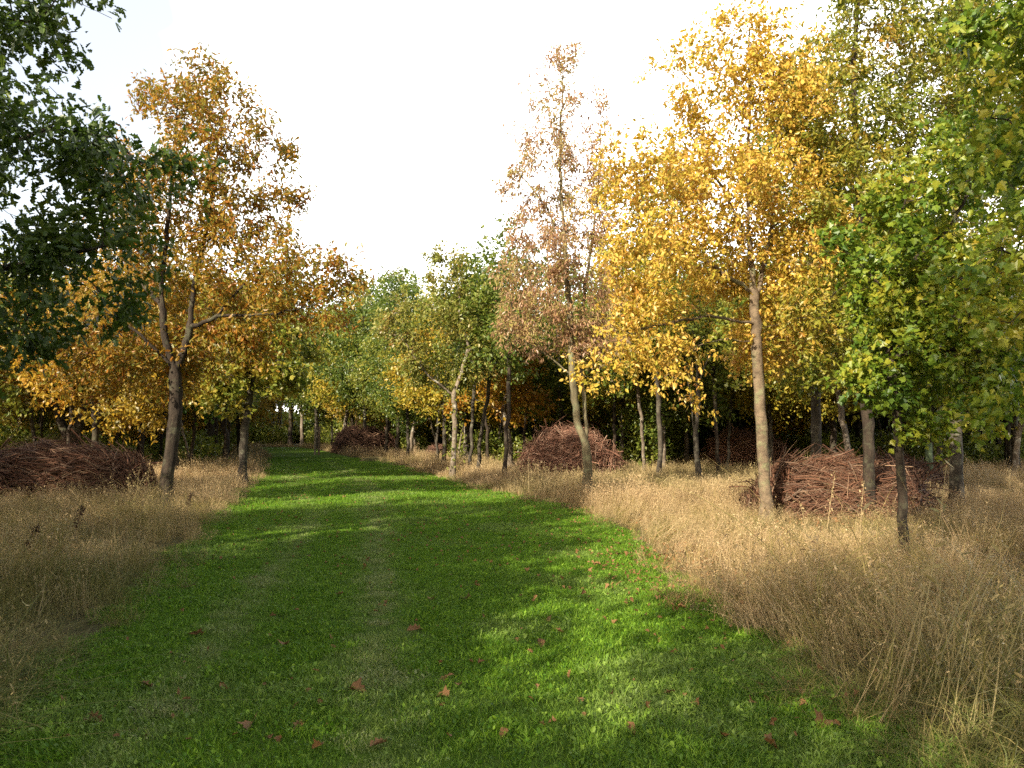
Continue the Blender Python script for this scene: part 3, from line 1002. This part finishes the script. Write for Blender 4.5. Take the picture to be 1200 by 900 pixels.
H("maple_tree", "bright green sapling catching the sun right of the golden oak's trunk", (222, 554), ground(222, 554)[1],
  [[(222, 555), (226, 520), (228, 490), (232, 465)]],
  [(232, 466, 36, 14, -.3, 0.8), (238, 440, 30, 18, 0, 0.9)],
  base_r=0.06, bark=B["dark"], leaf=M["fresh_green"], kind="maple", size=0.15, n_leaf=2600, n_att=350, D=0.22, dk=0.32, spread=0.14)
for i, (px, py, br, lbl) in enumerate([(165, 551, 0.13, "straight dark trunk just left of the golden oak, second row"), (247, 543, 0.14, "curving reddish trunk between the golden oak and the path, rear one"), (262, 547, 0.12, "crooked dark trunk leaning beside the curving reddish one")]):
    k = 0.0 if i == 0 else (-4 if i == 2 else 3)
    H("oak_tree", lbl, (px, py), ground(px, py)[1],
      [[(px, py), (px - k, py - 30), (px + 1 + k, py - 62), (px + 3, py - 90), (px + 2, py - 130)]],
      [(px, py - 110, 40, 28, 0, 1.5), (px + 5, py - 150, 36, 36, 0, 1.5)],
      base_r=br, bark=B["dark"], leaf=M["bg_yellow" if i else "bg_orange"], kind="quad", size=0.2, n_leaf=4200, n_att=450, D=0.3, dk=0.5, spread=0.24)
for (px, py, br, bk, lbl) in [(752, 537, 0.13, "pale", "kinked pale trunk right of the rust red heap"), (771, 534, 0.13, "dark", "thin dark trunk beside the kinked pale trunk"),
                              (724, 532, 0.2, "dark", "stout dark trunk behind the right side of the rust red heap"), (866, 545, 0.11, "grey", "thin grey trunk left of the tan barked tree"),
                              (1135, 541, 0.16, "grey", "mossy grey trunk past the green post"), (1183, 556, 0.12, "grey", "slim spotted trunk near the right edge in rough grass")]:
    H("ash_tree", lbl, (px, py), ground(px, py)[1],
      [[(px, py), (px + 2, py - 25), (px - 2, py - 60), (px - 3, py - 95), (px, py - 150)]],
      [(px, py - 125, 46, 32, 0, 1.6), (px + 5, py - 175, 40, 42, 0, 1.6)],
      base_r=br, bark=B[bk], leaf=M["bg_green"], kind="quad", size=0.22, n_leaf=4200, n_att=450, D=0.32, dk=0.5, spread=0.25)

# ------------------------------------------------------------------ kinds of woodland tree, copied through the wood
def generic(seed, h, cb, rad, base_r, bark, leaf, n_leaf, size, lean=0.3, kind="quad", conifer=False, fork=None):
    global rng
    keep = rng
    rng = np.random.default_rng(seed)
    lx, ly = rng.normal(size=2) * lean
    st = [[(0, 0, -0.05), (lx * .15, ly * .15, h * .15), (lx * .5 + rng.normal() * .06, ly * .5, h * .35), (lx, ly, h * .65), (lx, ly, h * .92)]]
    if fork:
        a = rng.uniform(0, 6.28)
        st.append([(lx * .4, ly * .4, fork), (lx * .4 + math.cos(a) * .5, ly * .4 + math.sin(a) * .5, fork + 1.2), (lx * .4 + math.cos(a) * .9, ly * .4 + math.sin(a) * .9, fork + 2.6)])
    env = []
    if conifer:
        for k in range(8):
            z = cb + (h - cb) * (k + .5) / 8
            q = rad * (1 - (k + .3) / 8.4)
            env.append((lx, ly, z, q, q, (h - cb) / 14))
    else:
        env.append((lx, ly, cb + (h - cb) * .32, rad, rad, (h - cb) * .34))
        env.append((lx, ly, cb + (h - cb) * .66, rad * .75, rad * .75, (h - cb) * .36))
        for k in range(5):
            a = rng.uniform(0, 6.28); z = rng.uniform(cb + .2, h * .75)
            env.append((lx + math.cos(a) * rad * .8, ly + math.sin(a) * rad * .8, z, rad * .42, rad * .42, .7))
    tm, cm = tree_meshes("generic_%d" % seed, st, env, (0, 0), base_r, bark, leaf, kind, size, n_leaf, n_att=650, D=0.32, dk=0.5, di=5, spread=0.24, thin=0.014, leaf_r=0.016)
    rng = keep
    return tm, cm


KINDS = {
    "green": [generic(1, 8.2, 2.2, 2.4, 0.093, B["grey"], M["bg_green"], 10400, 0.16, kind="beech"), generic(2, 9.0, 2.6, 2.3, 0.102, B["dark"], M["bg_green"], 10400, 0.16, fork=1.6), generic(12, 7.2, 2.0, 2.3, 0.085, B["pale"], M["bg_green"], 9600, 0.16)],
    "yellow": [generic(3, 8.4, 2.4, 2.3, 0.093, B["pale"], M["bg_yellow"], 10400, 0.16, kind="beech"), generic(4, 7.6, 2.2, 2.3, 0.085, B["grey"], M["bg_yellow"], 9600, 0.16, fork=1.4)],
    "rusty": [generic(5, 7.8, 2.1, 2.3, 0.102, B["dark"], M["bg_orange"], 9600, 0.16), generic(6, 6.8, 2.0, 2.3, 0.085, B["grey"], M["bg_orange"], 8800, 0.16, kind="beech")],
    "conifer": [generic(7, 11.0, 1.6, 1.8, 0.15, B["dark"], M["bg_conifer"], 9000, 0.26, kind="narrow", conifer=True), generic(8, 9.5, 2.2, 1.6, 0.13, B["dark"], M["bg_conifer"], 8000, 0.26, kind="narrow", conifer=True)],
    "slim": [generic(21, 7.8, 3.3, 1.3, 0.06, B["grey"], M["bg_green"], 3600, 0.16, lean=.5), generic(22, 7.0, 3.1, 1.2, 0.05, B["pale"], M["bg_yellow"], 3200, 0.16, lean=.6), generic(23, 8.4, 3.5, 1.2, 0.065, B["dark"], M["bg_green"], 3600, 0.16, lean=.4)],
    "tall": [generic(20, 13.0, 4.0, 2.3, 0.14, B["dark"], M["bg_green"], 12000, 0.17)],
    "larch": [generic(9, 13.5, 3.2, 1.7, 0.15, B["grey"], M["bg_larch"], 8500, 0.22, kind="narrow", conifer=True)],
}
KNAME = {"slim": "sapling_tree", "tall": "broadleaf_tree", "green": "broadleaf_tree", "yellow": "maple_tree", "rusty": "oak_tree", "conifer": "conifer_tree", "larch": "larch_tree"}
KLOOK = {"slim": "slim pole of a young tree", "tall": "tall green broadleaf tree", "green": "mid green broadleaf tree", "yellow": "yellowing broadleaf tree", "rusty": "rusty orange young oak", "conifer": "dark shady conifer", "larch": "tall feathery pale larch"}
PROTO = {}


def place(kind, x, y, s, rz, label, group, sz=1.0):
    ms_ = KINDS[kind]
    tm, cm = ms_[random.randrange(len(ms_))]
    key = tm.name
    if key not in PROTO:
        e = plant(KNAME[kind], label, "tree", (x, y), tm, cm, group)
        PROTO[key] = e
    else:
        src = PROTO[key]
        e = src.copy()
        COL.objects.link(e)
        for ch in src.children:
            c = ch.copy()
            COL.objects.link(c)
            c.parent = e
        e["label"] = label
        e["group"] = group
    e.location = (x, y, 0)
    e.rotation_euler = (0, 0, rz)
    e.scale = (s, s, s * sz)
    return e


PLACED = list(HERO_XY)


def free(x, y, d):
    return all((x - a) ** 2 + (y - b) ** 2 > d * d for a, b in PLACED) and all(((x - p[0]) / (p[2] + .5)) ** 2 + ((y - p[1]) / (p[3] + .5)) ** 2 > 1 for p in PILES)


# rows of the plantation, left and right of the path
for side in (-1, 1):
    y = 25.0
    while y < 80:
        step = (2.45 if side < 0 else 2.9) + (y - 25) * 0.02
        kx = 0.70 * y + 1.0
        x = -kx
        while x < kx:
            xx, yy_ = x + random.uniform(-.8, .8), y + random.uniform(-.9, .9)
            x += step
            L_, R_ = float(xl(yy_)), float(xr(yy_))
            if side < 0 and not xx < L_ - 1.6:
                continue
            if side > 0 and not xx > R_ + 2.0:
                continue
            # the far-left of the bend is closed by its own rows further back
            if side > 0 and xx < R_ + 6 and yy_ > 40 and random.random() < .3:
                continue
            if not free(xx, yy_, 2.1):
                continue
            # heart of the wood, where nothing can be seen past the front rows, stays empty
            if abs(xx) / yy_ > 0.62 and yy_ > 52:
                continue
            q = random.random()
            if side < 0:
                kind = "green" if q < .45 else "yellow" if q < .68 else "rusty"
                if xx / yy_ < -0.42:
                    kind = "rusty" if q < .55 else "green"
                zone = "left of the path"
            else:
                kind = "green" if q < .48 else "yellow" if q < .84 else "rusty"
                if xx > 8 and yy_ > 44 and q < .22:
                    kind = "conifer"
                zone = "right of the path"
            row = "in the front rows" if yy_ < 36 else "in the rows further back" if yy_ < 48 else "deep in the wood"
            place(kind, xx, yy_, random.uniform(.85, 1.18), random.uniform(0, 6.28), "%s %s %s" % (KLOOK[kind], row, zone), "woodland trees %s" % zone)
            PLACED.append((xx, yy_))
        y += step
# slim young stems between the bigger trees
tries = 0
n_slim = 0
while n_slim < 64 and tries < 3000:
    tries += 1
    Y = random.uniform(24, 46)
    X = random.uniform(-.62, .62) * Y
    if xl(Y) - 1.2 < X < xr(Y) + 1.6 or not free(X, Y, 1.1):
        continue
    zone = "left of the path" if X < xl(Y) else "right of the path"
    place("slim", X, Y, random.uniform(.85, 1.15), random.uniform(0, 6.28), "%s %s %s" % (KLOOK["slim"], "near the front" if Y < 34 else "further back in the wood", zone), "slim young stems %s" % zone)
    PLACED.append((X, Y))
    n_slim += 1
# trees that close the view where the path bends away
for k in range(26):
    px = 205 + k * 14 + random.uniform(-6, 6)
    Y = random.uniform(78, 96)
    g = at(px, 520, Y)
    kind = random.choice(["green", "green", "yellow", "larch", "green"])
    place(kind, g[0], Y, random.uniform(1.25, 1.75) * (1.32 if 320 < px < 490 and kind != "larch" else 1), random.uniform(0, 6.28), "%s closing the far bend of the path" % KLOOK[kind], "trees at the far bend")
for px, Y, s, kind in [(402, 60, 1.5, "yellow"), (428, 56, 1.45, "green"), (466, 54, 1.4, "green"), (372, 68, 1.55, "green")]:
    g = at(px, 520, Y)
    place(kind, g[0], Y, s, random.uniform(0, 6.28), "taller %s standing over the far bend of the path" % KLOOK[kind], "tall trees over the far bend")
for px, Y, s in [(455, 58, 1.1), (430, 70, 1.15), (565, 52, 1.0), (625, 60, 1.0), (1120, 30, 0.9), (1160, 34, 1.0), (1050, 36, 1.05), (1190, 27, .85)]:
    g = at(px, 520, Y)
    lbl = "tall feathery pale larch rising over the other trees %s" % ("by the right edge" if px > 900 else "near the middle of the skyline")
    place("larch", g[0], Y, s, random.uniform(0, 6.28), lbl, "tall larches above the wood")
# the wood goes on behind and to the left of the camera: these throw the shade on the near grass
SHADE = [("tall", -4.6, -4.5, 1.0), ("green", -7.2, 3.4, 1.0), ("green", -8.6, 0.5, 1.05), ("green", -11.2, -1.6, 1.0), ("yellow", -8.4, -6.5, 1.05), ("green", -11.5, 5.0, 1.0), ("green", -13.5, 1, 1.1), ("green", -13.5, 9.5, 1.05), ("yellow", -12, -4.5, 1.05), ("green", -4.9, -0.6, .52), ("green", -6.0, 3.3, .8), ("green", -6.6, -1.0, .7), ("green", -16.6, 11.6, 1.1), ("green", -19.5, 9.0, 1.15)]
for i, (kind, x, y, s) in enumerate(SHADE):
    random.seed(500 + i)
    place(kind, x, y, s, random.uniform(0, 6.28), "%s outside the frame beside the near left grass" % KLOOK[kind], "trees outside the frame")

# a fresh green bush in the shade between the heaps
g = ground(828, 546)
pts_l = []
tm, cm = tree_meshes("bush", [[(g[0], g[1], -0.05), (g[0] + .05, g[1], 0.8), (g[0], g[1], 1.6)], [(g[0], g[1], 0.3), (g[0] - .5, g[1], 1.2)], [(g[0], g[1], 0.3), (g[0] + .5, g[1], 1.3)]],
                     [(g[0], g[1], 1.1, 1.0, .9, .8), (g[0] + .3, g[1], 2.2, .8, .8, 1.0)], g, 0.04, B["grey"], M["fresh_green"], "beech", 0.13, 3200, n_att=350, D=0.2, dk=0.3)
plant("bush", "fresh green bush between the grey twin stems and the shaded heap", "bush", g, tm, cm)

# low scrub far inside the wood, a mass that closes the view between the trunks
def scrub_clump(name):
    nl = 900
    p_ = norm(rng.normal(size=(nl, 3))) * (rng.uniform(0, 1, (nl, 1)) ** 0.4) * np.array([1.3, 1.3, 1.0]) + np.array([0, 0, .9])
    p_ = p_ + rng.normal(size=(nl, 3)) * .15
    p_ = p_[p_[:, 2] > 0.05]
    V_, F_ = scatter_leaves(p_, "beech", 0.22, rng.normal(size=(len(p_), 3)))
    return mesh_from(name, V_, F_, M["bg_scrub"], smooth=False)


sc_coll = collection("scrub_source", [scrub_clump("scrub") for _ in range(4)])
up_ = []
while len(up_) < 620:
    Y = random.uniform(56, 92)
    X = random.uniform(-0.75, 0.75) * Y
    if (Y < 84 and xl(Y) - 2.5 < X < xr(Y) + 3) or (-.284 < X / Y < -.27):
        continue
    up_.append((X, Y, 0))
while len(up_) < 1150:
    Y = random.uniform(30, 56)
    X = random.uniform(-0.7, 0.7) * Y
    if xl(Y) - 3.5 < X < xr(Y) + 5 or any(((X - p[0]) / (p[2] + 1.2)) ** 2 + ((Y - p[1]) / (p[3] + 3)) ** 2 < 1 for p in PILES):
        continue
    up_.append((X, Y, -.3))
for k in range(130):
    up_.append((-27 + random.uniform(-16, 16), random.uniform(98, 115), random.uniform(-.7, -.1)))
up_ = np.array(up_)
scatter("undergrowth", None, sc_coll, up_, rng.integers(0, 4, len(up_)), np.where(up_[:, 1] < 56.0, rng.uniform(.4, 1.05, len(up_)), rng.uniform(.7, 1.5, len(up_))) * np.where(up_[:, 1] > 97, 1.7, 1), np.zeros(len(up_)), 0.1)

# ------------------------------------------------------------------ posts and stakes
def wood_mat(name, c1, c2):
    return bark_mat(name, c1, c2, None, 12, 0.4, 0.12)


def post(name, label, px, py, Y, h, r, mat, cat, group=None, lean=0.0):
    g_ = at(px, py, Y)
    n = 14
    zs = [-0.05, h * .3, h * .65, h - 0.02, h, h]
    rs = [r, r * .98, r * .99, r * .97, r * .85, 0.001]
    V, F = [], []
    for z, q in zip(zs, rs):
        for k in range(n):
            a = k * 2 * math.pi / n
            V.append((q * math.cos(a) + lean * z, q * math.sin(a), z))
    for i in range(len(zs) - 1):
        for k in range(n):
            F.append((i * n + k, i * n + (k + 1) % n, (i + 1) * n + (k + 1) % n, (i + 1) * n + k))
    o = link(name, mesh_from(name, np.array(V), [np.array(F)], mat))
    o.location = (g_[0], Y, 0)
    return tag(o, label, cat, group)


W_GREEN = wood_mat("mossy_wood", (0.07, 0.1, 0.045), (0.15, 0.19, 0.1))
W_PALE = wood_mat("weathered_wood", (0.2, 0.15, 0.09), (0.38, 0.3, 0.19))
Yp = ground(1090, 579)[1]
post("post", "mossy green post standing right of the broad brush heap", 1090, 579, Yp, 1.3, 0.085, W_GREEN, "post")
Ys = ground(371, 533)[1]
post("wooden_stake", "taller pale stake in the grass at the far bend", 369, 533, Ys, 2.1, 0.07, W_PALE, "stake", "stakes at the far bend")
post("wooden_stake", "shorter darker stake at the far bend beside the pale one", 373.5, 534, Ys - .6, 1.9, 0.07, wood_mat("brown_wood", (0.12, 0.085, 0.05), (0.26, 0.18, 0.1)), "stake", "stakes at the far bend", 0.02)

# molehill by the far right edge of the path
mh = ground(438, 541)
n = 24
V, F = [(0, 0, 0.26)], []
for i in range(1, 7):
    for k in range(n):
        a = k * 2 * math.pi / n
        q = i / 6
        rr = 0.9 * q * (1 + .12 * math.sin(3 * a + 1) + .08 * random.random())
        V.append((rr * math.cos(a), rr * .8 * math.sin(a), 0.26 * (1 - q ** 1.8) + random.uniform(0, .03) - (0.03 if i == 6 else 0)))
F4 = [(1 + (i - 1) * n + k, 1 + i * n + k, 1 + i * n + (k + 1) % n, 1 + (i - 1) * n + (k + 1) % n) for i in range(1, 6) for k in range(n)]
F3 = [(0, 1 + k, 1 + (k + 1) % n) for k in range(n)]
o = link("molehill", mesh_from("molehill", np.array(V), [np.array(F4), np.array(F3)], ground_mat()))
o.location = (mh[0], mh[1], 0)
tag(o, "low dark mound of earth on the far right edge of the path", "mound")

# ------------------------------------------------------------------ single dead stems standing in the grass
DOCK = brush_mat("dead_dock", [(0.03, 0.014, 0.008), (0.06, 0.028, 0.015), (0.045, 0.02, 0.012)])
STRAW = brush_mat("pale_stem", [(0.22, 0.16, 0.075), (0.31, 0.23, 0.115), (0.26, 0.19, 0.09)])


def dead_stem(name, label, px, py, h, mat, cat, group, seeds, lean):
    g_ = ground(px, py)
    k = 9
    t = np.linspace(0, 1, k)
    mid = np.stack([lean[0] * t ** 1.6, lean[1] * t ** 1.6, h * t], 1)
    ang = np.arange(6) * math.pi / 3
    rad_ = 0.006 * (1 - .6 * t)
    V = (mid[:, None] + np.stack([np.cos(ang), np.sin(ang), np.zeros(6)], 1)[None] * rad_[:, None, None]).reshape(-1, 3)
    ii = np.arange(k - 1)[:, None] * 6
    j = np.arange(6)[None]; j2 = (j + 1) % 6
    F = np.stack([ii + j, ii + j2, ii + 6 + j2, ii + 6 + j], -1).reshape(-1, 4)
    root = empty(name, (g_[0], g_[1], 0))
    tag(root, label, cat, group)
    link("stem", mesh_from("stem", V, [F], mat), root)
    u = rng.uniform(.55, 1.0, seeds)
    p_ = np.stack([np.interp(u, t, mid[:, q]) for q in range(3)], 1) + rng.normal(size=(seeds, 3)) * .018
    V, F = scatter_leaves(p_, "beech", .028 if mat is DOCK else .035, rng.normal(size=(seeds, 3)) + np.array([0, 0, .6]), 0, .2)
    link("seed_head", mesh_from("seed_head", V, F, mat, smooth=False), root)


for px, py, h, ln, lbl in [(84, 650, .62, (.12, 0), "dark brown dead dock stem in the left grass, the taller one leaning right"), (22, 668, .5, (.2, 0), "dark dead dock stem close to the left edge, leaning right"), (218, 606, .42, (.08, 0), "short dark dead dock stem right beside the golden oak's foot")]:
    dead_stem("dock_stem", lbl, px, py, h, DOCK, "weed", "dead dock stems in the left grass", 150, ln)
for px, py, h, ln, lbl in [(968, 655, 1.05, (.14, 0), "tallest pale dry stalk standing before the broad brush heap"), (1008, 650, .95, (.1, .05), "pale dry stalk leaning right between the grey trunk and the tallest stalk"), (950, 660, .75, (-.12, 0), "short pale stalk leaning left before the broad brush heap"), (1180, 690, .9, (-.2, 0), "pale dry stalk leaning left near the right edge")]:
    dead_stem("dry_stalk", lbl, px, py, h, STRAW, "weed", "pale dry stalks before the broad heap", 26, ln)

# ------------------------------------------------------------------ tall grass
tall_src = ([tuft_stalks("stalk_tuft", 26, 0.19, 0.4, 0.85, 0.0045, 3) for _ in range(5)]
            + [tuft_blades("blade_tuft", 60, 0.19, 0.15, 0.55, 0.0065, (0.3, 1.6)) for _ in range(4)]
            + [tuft_stalks("far_stalk_tuft", 36, 0.30, 0.3, 0.72, 0.010, 2) for _ in range(3)]
            + [tuft_blades("far_blade_tuft", 50, 0.30, 0.15, 0.5, 0.013) for _ in range(2)]
            + [tuft_blades("flat_tuft", 40, 0.22, 0.2, 0.6, 0.006, (1.3, 2.6)) for _ in range(2)])
tall_coll = collection("grass_source", tall_src)
P1 = jitter_grid(1.6, 17, 0.175)
P2 = jitter_grid(17, 34, 0.27)
P3 = jitter_grid(34, 80, 0.55)
P = np.concatenate([P1, P2, P3])
far = np.concatenate([np.zeros(len(P1)), np.ones(len(P2)), np.full(len(P3), 2)])
wob = (noise2(P, 0.8, 9) - .5) * .7 + (noise2(P, .3, 10) - .5) * .3
ok = off_path(P, np.clip(wob, -.28, .4))
for (x, y, rx, ry) in PILES:
    ok &= ((P[:, 0] - x) / (rx * .93)) ** 2 + ((P[:, 1] - y) / (ry * .93)) ** 2 > 1
P, far = P[ok], far[ok]
edge = np.minimum(np.abs(P[:, 0] - xl(P[:, 1])), np.abs(P[:, 0] - xr(P[:, 1])))
d1 = noise2(P, 1.7, 1); d2 = noise2(P, 0.6, 2); d3 = noise2(P, 4.0, 3)
keepm = (d1 * .45 + d2 * .55) > 0.25
P, far, edge, d1, d2, d3 = [a[keepm] for a in (P, far, edge, d1, d2, d3)]
n = len(P)
near_cam = np.clip((9 - P[:, 1]) / 5, 0, 1)
green = np.clip(0.9 * d3 + 0.6 * d2 - 0.62 + 0.5 * near_cam + 0.08 * (P[:, 0] < 0) * (P[:, 1] < 20), 0, 1)
u = rng.uniform(size=n)
p_stalk = np.clip(0.62 - 0.55 * green, 0.1, 0.7) * np.where(P[:, 1] < 9, .75, 1)
stalk = u < p_stalk
idx = np.where(stalk, rng.integers(0, 5, n), np.where(rng.uniform(size=n) < np.where(P[:, 1] < 10, .5, .3), rng.integers(14, 16, n), rng.integers(5, 9, n)))
idx = np.where(far >= 1, np.where(rng.uniform(size=n) < .7, rng.integers(9, 12, n), rng.integers(12, 14, n)), idx)
scl = rng.uniform(.65, 1.3, n) * (0.42 + 0.5 * d1 + .62 * d2 ** 1.5) * np.clip(0.45 + edge * 0.8, 0.45, 1.0)
low = np.exp(-(((P[:, 0] - 5.2) / 2.3) ** 2 + ((P[:, 1] - 12.3) / 1.9) ** 2))
green = np.clip(green + .5 * low, 0, 1)
scl *= (1 - .5 * low) * np.where(P[:, 1] > 8, .62, .76) * np.where(rng.uniform(size=n) < .06, 1.6, 1.0) * np.where(far == 2, 1.1, 1)
lodge = np.stack([noise2(P, 1.1, 21) - .5, noise2(P, 1.1, 22) - .5], 1) * 1.7 * np.where(P[:, 1:] < 16, 1, .4)
scatter("tall_grass", None, tall_coll, np.c_[P, np.zeros(n)], idx, scl, green, 0.16, lodge)

# ------------------------------------------------------------------ mown grass
lawn_src = ([lawn_patch("lawn_patch", 360, 0.16, 0.014, 0.058, 0.0042, 34) for _ in range(6)] + [lawn_patch("far_lawn_patch", 260, 0.34, 0.03, 0.065, 0.009, 0) for _ in range(4)])
lawn_coll = collection("lawn_source", lawn_src)
Q1 = jitter_grid(2.2, 15, 0.2); Q2 = jitter_grid(15, 46, 0.42)
Q = np.concatenate([Q1, Q2]); lf = np.r_[np.zeros(len(Q1)), np.ones(len(Q2))]
ok = ~off_path(Q, 0.35)
Q, lf = Q[ok], lf[ok]
n = len(Q)
c1 = noise2(Q, 0.9, 5); c2 = noise2(Q, 0.35, 6)
# worn wheel lines, paler grass
track = np.minimum(np.abs(Q[:, 0] - np.interp(Q[:, 1], [3.7, 10.7, 20, 40], [-0.62, -1.84, -3.6, -9.5])), np.abs(Q[:, 0] - np.interp(Q[:, 1], [3.7, 10.7, 15, 20, 40], [-1.9, -3.0, -3.8, -5.6, -11.5])) + .05)
worn = np.clip(1.15 - track / 0.26, 0, 1)
gr = np.clip(1.0 * worn * rng.uniform(.3, 1, n) + 0.6 * np.clip(c1 + .7 * c2 - .85, 0, 1), 0, 1)
sc_ = rng.uniform(.8, 1.25, n) * (0.82 + .45 * c1) * (1 - .22 * worn)
scatter("lawn_grass", None, lawn_coll, np.c_[Q, np.full(n, 0.004)], np.where(lf < 1, rng.integers(0, 6, n), rng.integers(6, 10, n)), sc_, gr, 0.06)

# ------------------------------------------------------------------ fallen leaves
FL = brush_mat("fallen_leaf_brown", [(0.12, 0.055, 0.022), (0.24, 0.115, 0.04), (0.31, 0.17, 0.06), (0.17, 0.085, 0.032), (0.38, 0.26, 0.07), (0.2, 0.11, 0.045)])


def fallen_mesh(kind, size):
    T, F = leaf_template(kind)
    V = T.copy() * size
    V[:, 0] -= size * .5
    V[:, 2] = V[:, 2] * 1.6 + 0.35 * size * T[:, 1] ** 2 + rng.normal(size=len(T)) * 0.003
    return mesh_from("fallen_leaf", V, F, FL, smooth=False)


FLM = [fallen_mesh(k, s) for k, s in (("maple", .12), ("oak", .13), ("maple", .1), ("beech", .1), ("oak", .11))]
near_leaves = [(292, 858), (350, 858), (371, 883), (314, 872), (520, 803), (517, 823), (680, 828), (642, 732), (740, 862), (784, 818), (963, 856), (488, 742), (230, 748), (262, 812), (170, 808),
               (420, 815), (445, 878), (545, 706), (634, 760), (655, 744), (800, 716), (560, 690), (618, 672), (700, 664), (674, 662), (506, 706), (398, 700), (334, 760), (590, 868), (850, 870), (905, 880), (110, 850), (75, 830), (744, 660), (362, 655)]
first = None
for i, (px, py) in enumerate(near_leaves):
    g = ground(px, py)
    me = FLM[i % len(FLM)]
    o = link("fallen_leaf", me)
    o.location = (g[0], g[1], 0.042)
    o.rotation_euler = (random.uniform(-.5, .5), random.uniform(-.5, .5), random.uniform(0, 6.28))
    o.scale = [random.uniform(.7, 1.1)] * 3
    tag(o, "curled russet leaf fallen on the mown grass", "leaf", "leaves fallen on the mown grass")

# litter too many to count: small leaves strewn on the path and in its verges
Lp = []
while len(Lp) < 2000:
    y = 4.0 + 26 * random.random() ** 1.3
    a, b = float(xl(y)), float(xr(y))
    q = random.random()
    x = a + (b - a) * (1 - random.random() ** 1.2) if q < .75 else b + random.uniform(-.6, 1.4)
    if y < 9 and random.random() < .75:
        continue
    Lp.append((x, y, 0.03 + random.random() * .03 + (0.05 if x > b else 0)))
for k in range(420):
    q = random.gauss(0, 1)
    Lp.append((1.75 + .5 * random.gauss(0, 1) + .25 * q, 9.0 + 1.3 * q, .05 + random.random() * .06))
for k in range(260):
    Lp.append((4.5 + 1.3 * random.gauss(0, 1), 12.6 + 1.0 * random.gauss(0, 1), .06 + random.random() * .12))
Lp = np.array(Lp)
lc = collection("litter_source", [fallen_mesh(k, s) for k, s in (("beech", .08), ("maple", .085), ("oak", .09))])
scatter("leaf_litter", None, lc, Lp, rng.integers(0, 3, len(Lp)), rng.uniform(.35, .7, len(Lp)), np.zeros(len(Lp)), 0.5)

# ------------------------------------------------------------------ render settings
SC.render.engine = "CYCLES"
SC.cycles.use_denoising = False      # leaves and blades stay crisp at full samples
try:
    SC.cycles.sampling_pattern = 'BLUE_NOISE'
except TypeError:
    pass
SC.cycles.use_adaptive_sampling = False
SC.cycles.max_bounces = 7
SC.cycles.diffuse_bounces = 4
SC.cycles.glossy_bounces = 2
SC.cycles.transmission_bounces = 4
SC.cycles.sample_clamp_indirect = 6
vs = SC.view_settings
vs.view_transform = "Standard"
vs.look = "None"
vs.gamma = 1
vs.use_curve_mapping = False
vs.exposure = 1.27
